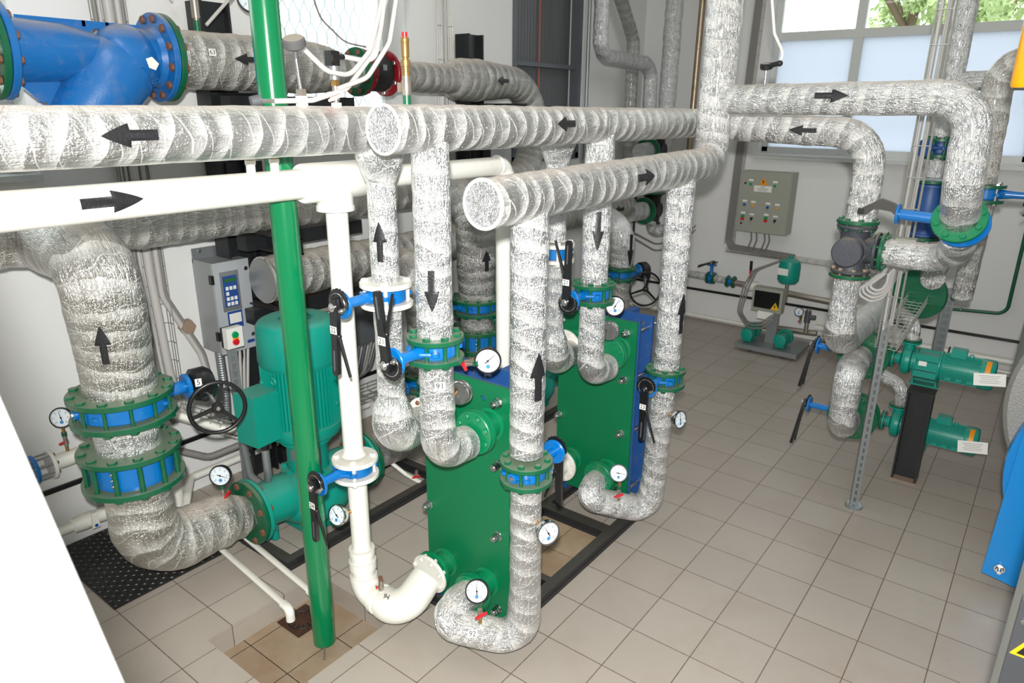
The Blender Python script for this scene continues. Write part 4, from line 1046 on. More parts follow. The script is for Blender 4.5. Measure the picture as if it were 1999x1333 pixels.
# manifolds on the wall
XM = -2.2
t = pipe_thing('insulated_manifold', 'dusty silver manifold behind the white main, looping up to the overhead line', [(XM, -3.4, 1.85, .122), (XM, 1.93, 1.85, .122), (XM, 1.93, 2.635, .125), (XM, 1.2, 2.635, .155), (XM, .95, 2.635, .15), (XM, .86, 2.635, .105), (XM, .22, 2.635, .10)], {1: .3, 2: .34}, 'foil_old', wrap=.008, seg=48)
arrow(t, (XM, 1.33, 2.635), -Y3, (.95, -.3, 0), .158, .13, .065)
t = pipe_thing('insulated_manifold', 'lower silver manifold along the wall with a flat round end', [(XM, -.83, 1.43, .145), (XM, .2, 1.43, .135), (XM, 3.75, 1.43, .118)], .1, 'foil_old', wrap=.01, seg=48)
mb = MB(); tube(mb, [(XM, -.84, 1.43, .135), (XM, -.828, 1.43, .138)], .1, 36, 0, True, .01, 9); mb.build('foil_end', mat('dusty_foil_end', (176, 176, 172), .32, .7, bump=.2), t)
arrow(t, (XM, 3.35, 1.43), -Y3, (1, -.25, 0), .12, .2, .08)
t = pipe_thing('insulated_pipe', 'thick grey wrapped overhead pipe tagged 63 and 62, arrow pointing left', [(XM, -1.24, 2.665, .145), (XM, -.35, 2.66, .148), (XM, -.22, 2.655, .13), (XM, -.12, 2.65, .10), (XM, .0, 2.65, .10)], .1, 'foil_old', wrap=.006, seg=48)
arrow(t, (XM, -.88, 2.66), -Y3, (.95, -.3, .1), .149, .15, .06)
ntag(t, '63', (XM + .148, -1.08, 2.70), (1, 0, .1), Z3, .038, .034, .032); ntag(t, '62', (XM + .15, -.70, 2.69), (1, 0, .1), Z3, .038, .034, .032)
pipe_thing('insulated_pipe', 'silver foil stub entering the blue strainer at the top left corner', [(XM, -3.4, 2.665, .14), (XM, -2.05, 2.665, .14)], .1, 'foil', seg=48)
# Y strainer
t = thing('y_strainer', (XM, -1.7, 2.4), 'big blue cast Y-strainer bolted into the overhead line at top left', 'strainer')
zc = 2.665
mb = MB()
mb.lathe((XM, -1.98, zc), Y3, [(0, .145), (.03, .136), (.14, .130), (.24, .125), (.36, .10), (.46, .07)], 44)
mb.lathe((XM, -1.60, zc), Y3, [(0, .06), (.06, .115), (.13, .140), (.20, .135), (.26, .13), (.29, .15)], 44)
mb.lathe((XM, -1.42, zc + .03), V((.0, -.70, -.78)), [(-.05, .10), (.04, .155), (.14, .175), (.30, .165), (.44, .14), (.5, .135)], 44)
mb.ball((XM, -1.46, zc - .02), .165, (1, 1, 1), 36, 24)
mb.box((XM, -1.765, zc + .08), (.022, .29, .13)); mb.box((XM, -1.45, zc + .08), (.022, .16, .13)); mb.box((XM, -1.575, zc + .132), (.022, .12, .026)); mb.box((XM, -1.575, zc + .028), (.022, .12, .026)); mb.disc((XM, -1.575, zc + .08), X3, .060, .030, .001, 24, .034)
mb.prism([(-.34, -.05), (-.02, -.05), (-.08, -.30), (-.2, -.26), (-.34, -.12)], (XM, -1.62, zc), Y3, Z3, X3, .02)
mb.build('strainer_body', 'blue2', t)
for y, s in ((-1.995, -1), (-1.30, 1)):
    mb = MB(); mb.disc((XM, y, zc), Y3, .21, .032, .004, 48); mb.build('body_flange', 'blue2', t)
    mb = MB(); mb.disc((XM, y + s * .034, zc), Y3, .21, .03, .004, 48); mb.build('counter_flange', 'gflange', t)
    bolt_ring(t, (XM, y + s * .017, zc), Y3, .183, 12, .068, 'rust', hr=.02, rr=.012)
dirv = V((0, -.70, -.78)).normalized(); e = V((XM, -1.42, zc + .03)) + dirv * .5
mb = MB(); mb.disc(e, dirv, .17, .03, .004, 40); mb.disc(e + dirv * .035, dirv, .17, .03, .004, 40); cv = mb.build('strainer_cover', 'blue2', t)
bolt_ring(cv, e + dirv * .017, dirv, .148, 10, .068, 'brass', hr=.016)
mb = MB(); mb.torus((XM + .158, -1.47, zc - .08), (1, 0, -.25), .03, .003, 24, 6); mb.prism([(-.02, -.015), (0, .02), (.02, -.015), (.012, -.015), (0, .008), (-.012, -.015)], (XM + .158, -1.47, zc - .08), Y3, Z3, X3, .01); mb.build('cast_mark', 'blue2', t)
lettering('cast_letters', t, '150', .045, (XM + .15, -1.41, zc - .125), (1, .1, -.3), (0, -.55, .8), 'blue2', .004)
lettering('cast_number', t, '1904', .03, (XM + .128, -1.84, zc + .02), (1, 0, .05), Z3, 'blue2', .001)
mb = MB(); mb.prism([(-.03, .02), (0, .03), (.03, .0), (.01, -.03), (-.02, -.02)], (XM + .168, -1.41, zc - .035), Y3, Z3, V((1, 0, 0)), .003); mb.build('chipped_paint', 'paper', t)
# red compensator
t = thing('rubber_compensator', (XM, .11, 2.5), 'black rubber expansion joint between dark red flanges on the overhead line', 'expansion joint')
for y, r, m2 in ((.0, .15, 'gflange'), (.03, .145, 'redfl'), (.075, .12, 'redfl'), (.25, .145, 'redfl')):
    mb = MB(); mb.disc((XM, y, 2.65), Y3, r, .024, .003, 40); mb.build('flange', m2, t)
mb = MB(); mb.lathe((XM, .06, 2.65), Y3, [(0, .10), (.03, .115), (.15, .118), (.185, .10)], 40); rb_ = mb.build('rubber_bellows', 'rubber', t)
card('maker_label', rb_, (XM + .119, .14, 2.68), X3, Z3, .035, .035, 'galv')
bolt_ring(t, (XM, .015, 2.65), Y3, .125, 8, .06, 'rust', hr=.017); bolt_ring(t, (XM, .25, 2.65), Y3, .122, 6, .03, 'zinc', hr=.017)
# black rack columns
def rack(label, y, z1, arms):
    t = thing('pipe_rack', (XL + .12, y, 0), label, 'rack'); xc = XL + .11
    mb = MB()
    for s in (-1, 1): mb.box((xc, y + s * .085, z1 / 2), (.15, .014, z1))
    mb.box((xc + .02, y, z1 / 2), (.014, .17, z1)); mb.box((xc - .0, y + .2, .87), (.12, .12, 1.74)); mb.box((xc + .03, y + .1, 2.05), (.02, .25, .12)); mb.build('column', 'steelblk', t)
    for z, ln in arms:
        mb = MB(); mb.box((xc + ln / 2, y + .05, z), (ln, .012, .1)); mb.box((xc + ln / 2, y + .02, z + .045), (ln, .08, .01)); mb.box((xc + ln / 2, y + .02, z - .045), (ln, .08, .01)); mb.build('bracket_arm', 'steelblk', t)
        mb = MB(); mb.box((xc + .22, y + .36, z - .01), (.1, .9, .09)); mb.build('side_beam', 'steelblk', t) if ln > .5 else None
    return t
rack('tall black steel rack column beside the grey drive cabinet', -.79, 3.0, [(2.46, .6), (1.66, .62), (1.2, .6)])
rack('tall black steel rack column by the slatted shutter', 1.50, 3.0, [(2.42, .55), (1.66, .55), (1.2, .55)])

# fittings on the overhead line
gauge('black pressure gauge on the overhead pipe, cut by the frame edge beside green pole', (XM + .02, -.735, 3.0), (1, -.55, .1), .075, [(XM, -.72, 2.93), (XM, -.72, 2.79)], 'black', ((XM, -.72, 2.82), Z3, (.6, .8, 0)), .55)
t = thing('air_vent_pipe', (XM, -1.13, 2.8), 'tarnished copper vent pipe with white hose joined on the overhead pipe', 'pipe')
plain('pipe_run', t, [(XM, -1.06, 2.80, .014), (XM, -1.06, 3.6, .014)], 'copper', seg=12); mb = MB(); mb.cyl((XM, -1.06, 2.87), (XM, -1.06, 2.96), .02); mb.build('steel_sleeve', 'steel', t)
mb = MB(); mb.cyl((XM, -1.06, 2.79), (XM, -1.06, 2.86), .017); mb.build('green_nipple', 'gflange', t)
plain('hose', t, [(XM + .02, -1.02, 2.84, .009), (XM + .03, -.80, 3.05, .009), (XM + .03, -.7, 3.2, .009)], 'conduit', .05, 10)

# header instruments (on the long upper header)
def head_instr():
    t = thing('temperature_sensor', (HX0, -1.69, 2.44), 'round grey-headed sensor on a thin chrome stem over the upper header', 'sensor')
    y = -1.69
    mb = MB(); mb.cyl((HX0, y, 2.43), (HX0, y, 2.475), .02); mb.build('white_socket', 'white', t)
    mb = MB(); hexbolt(mb, (HX0, y, 2.475), Z3, .018, .022); mb.build('hex_sleeve', 'steel', t)
    mb = MB(); mb.cyl((HX0, y, 2.49), (HX0, y - .01, 2.60), .0055, seg=12); mb.build('stem', 'chrome', t)
    mb = MB(); mb.cyl((HX0, y - .01, 2.59), (HX0, y - .01, 2.615), .009); mb.disc((HX0, y - .012, 2.64), (.3, -.4, 1), .038, .032, .006); mb.build('head', mat('grey_head', (84, 84, 84), .6, dust=.8), t)
    t = thing('pressure_transmitter', (HX0, -1.53, 2.44), 'black-plugged pressure transmitter with red cock on the upper header', 'sensor')
    y = -1.545
    mb = MB(); mb.cyl((HX0, y, 2.42), (HX0, y, 2.455), .018); mb.build('white_socket', 'white', t)
    ball_cock(t, (HX0, y, 2.45), Z3, (.8, -.7, 0))
    mb = MB(); hexbolt(mb, (HX0, y, 2.51), Z3, .016, .02); mb.build('brass_nut', 'brass', t)
    mb = MB(); mb.cyl((HX0, y, 2.53), (HX0, y, 2.575), .0165); mb.build('body', 'galv', t)
    mb = MB(); mb.box((HX0, y - .005, 2.60), (.036, .036, .048)); mb.cyl((HX0, y + .01, 2.605), (HX0, y + .045, 2.607), .009); mb.box((HX0 + .018, y - .01, 2.60), (.006, .018, .02)); mb.build('plug', 'black', t)
    t = thing('safety_valve', (HX1, -1.42, 2.45), 'brass safety valve with red cap standing on the capped header', 'valve')
    x, y = HX1, -1.475
    mb = MB(); mb.cyl((x, y, 2.44), (x, y, 2.48), .0135); mb.build('green_nipple', 'gflange', t)
    mb = MB(); mb.lathe((x, y, 2.48), Z3, [(0, .013), (.012, .016), (.04, .016), (.05, .013), (.06, .014)], 14); mb.box((x - .02, y - .012, 2.505), (.012, .01, .03)); mb.build('steel_cock', 'steel', t)
    mb = MB(); mb.lathe((x, y, 2.54), Z3, [(0, .014), (.012, .014), (.013, .012), (.03, .012), (.031, .016), (.05, .016), (.052, .012), (.058, .0115), (.06, .0135), (.105, .0135), (.107, .0145), (.115, .0145), (.12, .012)], 16); mb.build('brass_body', 'brass', t)
    mb = MB(); mb.cyl((x, y, 2.66), (x, y, 2.675), .0095); mb.build('red_cap', 'red', t)
    t = thing('flow_sensor', (HX0, -1.84, 2.46), 'small grey cylinder sensor lying on the upper header by the green pole', 'sensor')
    mb = MB(); mb.cyl((HX0 - .02, -1.87, 2.455), (HX0 - .01, -1.84, 2.462), .017); mb.build('body', 'greybox', t)
    mb = MB(); mb.cyl((HX0 - .01, -1.84, 2.458), (HX0, -1.80, 2.458), .008, seg=6); mb.build('connector', 'zinc', t)
    # hoses: four corrugated conduits
    def hose(label, pts, r=.0085, m='conduit'):
        tubething('conduit_hose', label, 'hose', [(*p, r) for p in pts], m, .07, 12, 'white conduit hoses above the headers')
    hose('white conduit hose from the lying sensor curving up right', [(HX0, -1.80, 2.458), (HX0 + .02, -1.66, 2.462), (HX0 + .03, -1.52, 2.50), (HX0 + .04, -1.40, 2.62), (HX0 + .05, -1.335, 2.80), (HX0 + .05, -1.27, 3.05)])
    hose('white conduit hose from the round grey sensor head', [(HX0 + .01, -1.67, 2.62), (HX0 + .03, -1.60, 2.555), (HX0 + .03, -1.50, 2.545), (HX0 + .05, -1.42, 2.63), (HX0 + .06, -1.36, 2.80), (HX0 + .06, -1.31, 3.05)])
    hose('white conduit hose from the black plug bending up', [(HX0, -1.50, 2.608), (HX0 + .02, -1.45, 2.60), (HX0 + .05, -1.40, 2.60), (HX0 + .06, -1.37, 2.72), (HX0 + .07, -1.30, 3.05)])
    hose('white conduit hose hanging rightmost in the bundle', [(HX0 + .03, -1.56, 2.50), (HX0 + .05, -1.44, 2.54), (HX0 + .07, -1.345, 2.66), (HX0 + .08, -1.30, 2.85), (HX0 + .08, -1.25, 3.05)])
    tubething('thin_cable', 'thin grey cable sagging across the bright window', 'cable', [(-2.3, -.30, 3.3, .006), (-2.25, -.22, 2.95, .006), (-2.2, -.08, 2.82, .006), (-2.15, .05, 2.80, .006)], 'conduitdk', .15, 8)
head_instr()

# ------------------------------------------------------------------ three-way valve group at right
def three_way(label, c, s=1.0, cap=True):
    c = V(c); t = thing('three_way_valve', c - Z3 * .12 * s, label, 'valve')
    mb = MB(); mb.lathe(c - Z3 * .13 * s, Z3, [(0, .085 * s), (.03, .075 * s), (.09, .075 * s), (.17, .075 * s), (.23, .075 * s), (.26, .085 * s)], 32)
    mb.lathe(c, X3, [(-.06 * s, .07 * s), (.0, .08 * s), (.1 * s, .07 * s), (.125 * s, .085 * s)], 32)
    mb.lathe(c + Y3 * .05 * s, -Y3, [(0, .07 * s), (.05 * s, .08 * s), (.12 * s, .08 * s)], 32)
    for z in (-1, 1):
        mb.disc(c + Z3 * z * .12 * s, Z3, .10 * s, .016, .003, 32)
        mb.prism([(-.09 * s, z * .1 * s), (.09 * s, z * .1 * s), (.05 * s, z * .0), (-.05 * s, 0)], c, X3, Z3, Y3, .02)
    mb.disc(c + X3 * .115 * s, X3, .10 * s, .016, .003, 32)
    mb.build('valve_body', 'valvegrey', t)
    mb = MB(); mb.disc(c - Y3 * .135 * s, Y3, .077 * s, .05, .006, 40); mb.build('round_cover', 'valvegrey', t)
    for d in (Z3, -Z3, X3):
        mb = MB(); mb.disc(c + d * (.145 * s), d, .105 * s, .02, .003, 36); mb.build('counter_flange', 'gflange', t)
        bolt_ring(t, c + d * .132 * s, d, .085 * s, 8, .042, 'gflange' if d != -Z3 else 'plug', rr=.007, hr=.012)
    return t
CX, CY, CZ = .725, .87, 1.735
three_way('dark grey cast three-way valve with round cover and green flanges', (CX, CY, CZ))
pipe_thing('insulated_branch', 'silver wrapped pipe from the three-way valve curving up to the tilted green disc', [(.875, .87, 1.735, .068), (1.12, .87, 1.73, .07), (1.21, .80, 1.80, .075), (1.205, .70, 1.88, .075)], .12, wrap=.005)
# tilted disc valve
dc = V((1.205, .64, 1.955)); dn = V((-.05, -.86, .50)).normalized()
t = thing('butterfly_valve', dc, 'tilted green flanged valve ending the right silver elbow, blue arm to the left', 'valve')
mb = MB(); mb.disc(dc + dn * .025, dn, .115, .02, .003, 40); mb.build('upper_flange', 'gnoz', t)
mb = MB(); mb.disc(dc - dn * .035 + X3 * .012, dn, .112, .02, .003, 40); mb.build('lower_flange', 'blue', t)
mb = MB(); mb.lathe(dc - dn * .05, dn, [(0, .085), (.07, .085)], 32)
mb.cyl(dc, dc - X3 * .26 + Z3 * .01, .026); mb.disc(dc - X3 * .26 + Z3 * .01, X3, .05, .014, .003); mb.build('valve_body', 'blue', t)
for k in range(8):
    f, a, b = frame(dn); th = 2 * PI * (k + .5) / 8; mb = MB(); hexbolt(mb, dc + dn * .035 + (a * math.cos(th) + b * math.sin(th)) * .093, dn, .015, .012); mb.build('bolt', 'gnoz', t)
q = dc - X3 * .27 + Z3 * .01
mb = MB(); mb.prism([(0, .03), (-.06, .05), (-.14, .0), (-.15, -.03), (-.125, -.035), (-.09, .0), (-.01, -.01), (.03, -.04), (.035, -.01)], q - X3 * .01 + Z3 * .02, X3, Z3, Y3, .035); lv = mb.build('lever', mat('dusty_black', (60, 58, 54), .6, dust=.8), t)
mb = MB(); mb.box(q + V((-.155, 0, .0)), (.03, .037, .028)); mb.build('grip_end', 'black', lv)
t = thing('actuator_box', (.92, 1.2, 1.72), 'small off-white actuator box behind the right silver elbow', 'box')
mb = MB(); mb.box((.93, 1.15, 1.73), (.1, .08, .09)); mb.build('housing', 'panelgrey', t)
# pipes below the valve
pipe_thing('insulated_pipe', 'silver wrapped pipe dropping from the three-way valve and turning back to the wall', [(CX - .005, .87, 1.585, .068), (CX - .01, .88, 1.40, .07), (CX - .005, .90, 1.19, .084), (CX + .02, 2.05, 1.16, .085)], .17, wrap=.006)
MX, MY = .76, 1.13
t = pipe_thing('insulated_manifold', 'silver wrapped upright manifold feeding the two horizontal pumps', [(MX + .005, MY + .22, .985, .078), (MX, MY, .985, .082), (MX, MY, .57, .078), (MX + .0, MY + .22, .57, .078)], .11, wrap=.006)
for z, lab in ((.985, 'upper'), (.57, 'lower')):
    cc = V((MX + .01, MY + .30, z + .0))
    t = wafer_valve('green flanged valve behind the upright manifold, %s of two, black lever at left' % lab, cc, Y3, .15, .05, -X3, 'gflange', 'gflange', 8, .28, rb=.1, lev=(-.12, -.2, -1), num='', levL=.29, trig=-1)
    pipe_thing('insulated_elbow', 'silver wrapped bend behind the green disc leading to the %s horizontal pump' % lab, [(MX + .01, MY + .36, z, .075), (MX + .01, 1.98 if lab == 'upper' else 2.14, z - .15 if lab == 'upper' else z - .27, .07), (MX + .08, 1.98 if lab == 'upper' else 2.14, z - .15 if lab == 'upper' else z - .27, .06)], .15, 'foil_dull')
# horizontal pumps
def hpump(y, z, label, x0):
    t = thing('horizontal_pump', (x0, y, z), label, 'pump')
    x = x0
    mb = MB(); mb.disc((x - .022, y, z), X3, .105, .02, .003, 36); mb.build('counter_flange', 'gflange', t)
    mb = MB(); mb.disc((x, y, z), X3, .105, .02, .003, 36)
    mb.lathe((x, y, z), X3, [(0, .055), (.06, .06), (.075, .10), (.085, .135), (.12, .145), (.155, .135), (.165, .10), (.21, .10)], 36)
    mb.cyl((x + .12, y, z + .05), (x + .12, y, z + .185), .055, .05); mb.disc((x + .12, y, z + .19), Z3, .098, .018, .003, 36); mb.build('volute', 'teal', t)
    mb = MB(); mb.disc((x + .12, y, z + .215), Z3, .098, .018, .003, 36); mb.build('outlet_flange', 'gflange', t)
    for k in range(6):
        th = 2 * PI * k / 6; mb = MB(); mb.cyl((x - .035, y + .085 * math.cos(th), z + .085 * math.sin(th)), (x + .03, y + .085 * math.cos(th), z + .085 * math.sin(th)), .007, seg=8); hexbolt(mb, (x + .012, y + .085 * math.cos(th), z + .085 * math.sin(th)), X3, .013, .012); mb.build('bolt', 'rust', t)
    mb = MB()
    for s in (-1, 1):
        for q in (-1, 1): mb.box((x + .30, y + s * .085, z + q * .085), (.2, .06, .06), Matrix.Rotation(.0, 3, 'X'))
    mb.box((x + .30, y, z + .075), (.2, .18, .06)); mb.box((x + .30, y - .1, z + .0), (.2, .03, .09)); mb.disc((x + .41, y, z), X3, .148, .018, .003, 36); mb.disc((x + .2, y, z), X3, .135, .018, .003, 36)
    mb.build('lantern', 'teal', t)
    mb = MB(); mb.box((x + .30, y - .055, z - .06), (.15, .1, .05)); mb.build('guard', 'black', t)
    card('rating_plate', t, (x + .27, y - .117, z + .025), (0, -1, .1), Z3, .07, .045)
    mb = MB(); mb.lathe((x + .42, y, z), X3, [(0, .14), (.02, .128), (.34, .128)], 40)
    for k in range(44):
        th = 2 * PI * k / 44; R = Matrix.Rotation(th, 3, 'X'); mb.box(V((x + .585, y, z)) + R @ V((0, 0, .130)), (.30, .005, .018), R)
    for k in range(3): mb.box((x + .5 + k * .09, y - .115, z - .075), (.05, .03, .03))
    mb.build('motor', 'teal', t)
    mb = MB(); mb.lathe((x + .74, y, z), X3, [(0, .143), (.02, .147), (.10, .145), (.12, .132), (.125, .10)], 40); fc = mb.build('fan_cover', 'teal', t)
    mb = MB(); th = -.85
    c = V((x + .79, y - .147 * .8, z + .147 * .58)); 
    mb = MB(); curved(mb, (x + .80, y, z), X3, (0, -.8, .55), .147, [(-.02, -.10, .10), (.02, -.10, .10)], .0015); mb.build('orange_sticker', 'orange', fc)
    nc = V((x + .83, y - .19, z + .015)); nn = V((.12, -1, .32))
    cd = card('notice_card', t, nc, nn, V((-.12, 0, 1)), .25, .115)
    for i in range(5):
        r_, u_, n_ = basis(nn, V((-.12, 0, 1))); mb = MB(); mb.box(nc + u_ * (.034 - i * .016) + n_ * .001, (.17 - .02 * (i % 3), .0035, .0008), Matrix((r_, u_, n_)).transposed()); mb.build('printed_line', 'conduitdk', cd)
    mb = MB(); R = Matrix.Rotation(.0, 3, 'Z'); mb.box((x + .545, y, z + .155), (.13, .11, .07)); mb.box((x + .545, y, z + .195), (.125, .105, .014)); mb.build('terminal_box', 'teal', t)
    mb = MB(); mb.torus((x + .65, y, z + .15), Y3, .016, .005, 16, 8); mb.build('lifting_eye', 'teal', t)
    mb = MB(); mb.box((x + .31, y, z - .15), (.2, .2, .012)); mb.box((x + .31, y, z - .20), (.25, .22, .012)); mb.box((x + .21, y, z - .175), (.012, .2, .06)); mb.box((x + .41, y, z - .175), (.012, .2, .06)); mb.build('foot', 'teal', t)
    t.scale = (.68, .68, .68)
    return t
hpump(1.98, .835, 'upper teal horizontal pump with white notice card, on the black post', .865)
hpump(2.14, .30, 'lower teal horizontal pump with white notice card, behind the black post', .855)
pipe_thing('insulated_elbow', 'small bright foil elbow on top of the upper horizontal pump', [(.95, 1.98, .985, .045), (.95, 1.98, 1.09, .045), (.80, 2.1, 1.14, .045)], .09, wrap=.004)
pipe_thing('insulated_elbow', 'small bright foil elbow on top of the lower horizontal pump', [(.94, 2.14, .45, .045), (.94, 2.14, .58, .045), (.78, 2.2, .62, .045)], .09, wrap=.004)
t = thing('pump_post', (1.08, 1.92, 0), 'black steel H-section post standing in front of the lower pump', 'post')
mb = MB(); mb.box((1.075, 1.93, .325), (.13, .012, .65)); 
for s in (-1, 1): mb.box((1.075 + s * .07, 1.93, .325), (.012, .14, .65))
mb.box((1.075, 1.93, .655), (.16, .15, .012)); mb.build('section', 'steelblk', t)
mb = MB(); mb.box((1.075, 1.93, .004), (.16, .16, .008)); mb.build('base_patch', 'plug', t)
# perforated struts
def strut(label, p, h, w=.041, yaw=0, foot=True, mtl='galv'):
    t = thing('perforated_strut', p, label, 'strut'); p = V(p); R = Matrix.Rotation(yaw, 3, 'Z'); mb = MB()
    n = int(h / .05)
    for s in (-1, 1):
        mb.box(p + R @ V((s * (w / 2 - .007), 0, h / 2)), (.014, .003, h), R); mb.box(p + R @ V((s * w / 2, .02, h / 2)), (.003, .041, h), R)
    for k in range(n): mb.box(p + R @ V((0, 0, (k + .5) * h / n)), (w - .026, .003, h / n * .45), R)
    mb.box(p + R @ V((0, .04, h / 2)), (w, .002, h), R)
    mb.build('channel', mtl, t)
    if foot:
        mb = MB(); mb.prism([(.05 * math.cos(a) * 1.1, .055 * math.sin(a)) for a in [PI * 2 * k / 14 for k in range(14)]], p + Z3 * .004, X3, Y3, Z3, .008)
        for s in (-1, 1): mb.prism([(s * w / 2, 0), (s * .055, 0), (s * w / 2, .05)], p + Y3 * .02, X3, Z3, Y3, .006)
        mb.build('foot_plate', 'galv', t)
    return t
strut('galvanised perforated strut with a splayed foot on the floor tiles, below the wire tray', (.885, 1.30, 0), 1.25, yaw=.35)
strut('wide galvanised strut behind the upper horizontal pump', (1.06, 2.62, 0), 1.22, .07, yaw=.3, foot=False)
# wire trays
def tray(label, pts, up, w=.1, h=.05, pitch=.1, group=None):
    mb = MB(); up = V(up)
    for a, b in zip(pts[:-1], pts[1:]):
        a = V(a); b = V(b); d = (b - a).normalized(); n = (up - d * up.dot(d)).normalized(); s = d.cross(n); L = (b - a).length
        offs = [s * x for x in (-w / 2, -w / 6, w / 6, w / 2)] + [s * w / 2 + n * h, -s * w / 2 + n * h, s * w / 2 + n * h / 2, -s * w / 2 + n * h / 2]
        for o in offs: mb.cyl(a + o, b + o, .0028, seg=5)
        for k in range(int(L / pitch) + 1):
            c = a + d * k * pitch
            mb.cyl(c - s * w / 2, c + s * w / 2, .0028, seg=5)
            for q in (-1, 1): mb.cyl(c + s * q * w / 2, c + s * q * w / 2 + n * h, .0028, seg=5)
    return tag(mb.build('wire_cable_tray', 'wire'), label, 'cable tray', group)
tray('vertical wire basket tray carrying white conduits in front of the back window', [(.895, 1.28, 4.3), (.895, 1.28, 1.1)], (0, 1, 0), .085, .05, .17)
tray('wire basket tray rising back from the strut towards the back wall', [(.90, 1.32, 1.08), (.93, 2.2, 1.24), (.95, 3.6, 1.40)], (0, 0, 1), .12, .05, .05)
for k, (dx, lab) in enumerate(((-.022, 'left'), (.012, 'right'))):
    tubething('conduit_pipe', 'pale conduit in the vertical wire tray, %s of two' % lab, 'conduit', [(.895 + dx, 1.302, 4.3, .0115), (.895 + dx, 1.302, 1.2 + .03 * k, .0115)], 'conduit', .05, 12)
LOOP = [(.885, 1.59), (.884, 1.48), (.852, 1.41), (.797, 1.38), (.738, 1.405), (.721, 1.442), (.778, 1.503), (.852, 1.586)]
for k in range(4):
    f = 1 - .16 * k; pts = [(.86 + (x - .86) * f, 1.2 - .02 * k, 1.55 + (z - 1.55) * f, .0085) for x, z in LOOP]
    tubething('looped_cable', 'white cable loop hanging from the wire tray below the grey valve, %s of four' % ('outermost', 'second', 'third', 'innermost')[k], 'cable', pts, 'conduit', .04, 10, 'white cable loops at the tray')
# vertical lines behind at right
Y1 = 2.2
t = pipe_thing('insulated_pipe', 'narrow silver wrapped pipe rising in front of the back window, joined by a cross pipe', [(.86, Y1, 4.38, .06), (.875, Y1, 2.28, .062)], .1, wrap=.006)
tag(t, cat='pipe'); wrapped('cross_branch', t, [(.87, Y1, 2.62, .058), (1.3, Y1, 2.62, .058)], .1)
wafer_valve('small dark blue valve between green flanges in front of the back window', (.877, Y1, 2.215), Z3, .108, .08, (-.5, -1, 0), 'gflange', 'gflange', 8, .17, rb=.075, body='bplate', lev=None)
pipe_thing('insulated_spool', 'short silver spool between the dark valve and the blue strainer', [(.875, Y1, 2.15, .055), (.87, Y1, 2.03, .055)], .1)
t = thing('y_strainer', (.87, Y1, 1.6), 'dark blue flanged strainer hanging behind the right silver elbow', 'strainer')
mb = MB(); mb.disc((.87, Y1, 2.0), Z3, .108, .02); mb.disc((.87, Y1, 1.63), Z3, .108, .02); mb.build('counter_flange', 'gflange', t)
mb = MB(); mb.disc((.87, Y1, 1.975), Z3, .105, .02); mb.disc((.87, Y1, 1.655), Z3, .105, .02); mb.lathe((.87, Y1, 1.655), Z3, [(0, .08), (.08, .075), (.16, .095), (.24, .08), (.32, .08)], 32); mb.lathe((.87, Y1, 1.84), (.5, -.2, -.8), [(0, .08), (.2, .07)], 28); mb.build('strainer_body', 'bplate', t)
pipe_thing('insulated_pipe', 'grey wrapped pipe under the dark blue strainer', [(.87, Y1, 1.615, .055), (.86, Y1, 1.2, .055)], .1, 'foil_dull')
t = pipe_thing('insulated_pipe', 'silver wrapped hooked pipe at the right edge, crossing in front of the window', [(1.62, 2.0, 2.62, .085), (1.12, 2.05, 2.76, .085), (1.155, 2.0, 2.1, .075), (1.165, 2.0, 2.02, .07)], .13, 'foil_old', wrap=.005)
wafer_valve('blue valve with green flanges at the right edge, its blue arm pointing right', (1.19, 2.0, 1.965), Z3, .10, .07, X3, 'gflange', 'zinc', 4, .30, rb=.075, lev=(-.6, -.5, -.2), num='', levL=.16)
pipe_thing('insulated_pipe', 'silver pipe below the right-edge valve, half hidden by the elbow', [(1.19, 2.0, 1.90, .06), (1.18, 2.0, 1.3, .06)], .1, 'foil_dull')
mb = MB(); mb.lathe((1.385, -.0, 2.525), Z3, [(0, .05), (.01, .055), (.26, .055), (.27, .05)], 28); mb.lathe((1.46, .0, 2.53), Z3, [(0, .05), (1.86, .05)], 20)
t = tag(mb.build('gas_fitting', 'gas'), 'yellow gas fitting cut off by the right edge', 'fitting')
pipe_thing('insulated_pipe', 'large wrapped stretch behind the grey three-way valve with dark green flange', [(1.0, 2.0, 1.4, .07), (.8, 2.9, 1.35, .07)], .1, 'foil_dull')
mb = MB(); mb.disc((.93, 2.1, 1.27), (.2, 1, 0), .17, .03, .004, 40); tag(mb.build('blind_flange', 'gflange'), 'big dark green flange behind the hanging white cable loops', 'flange')

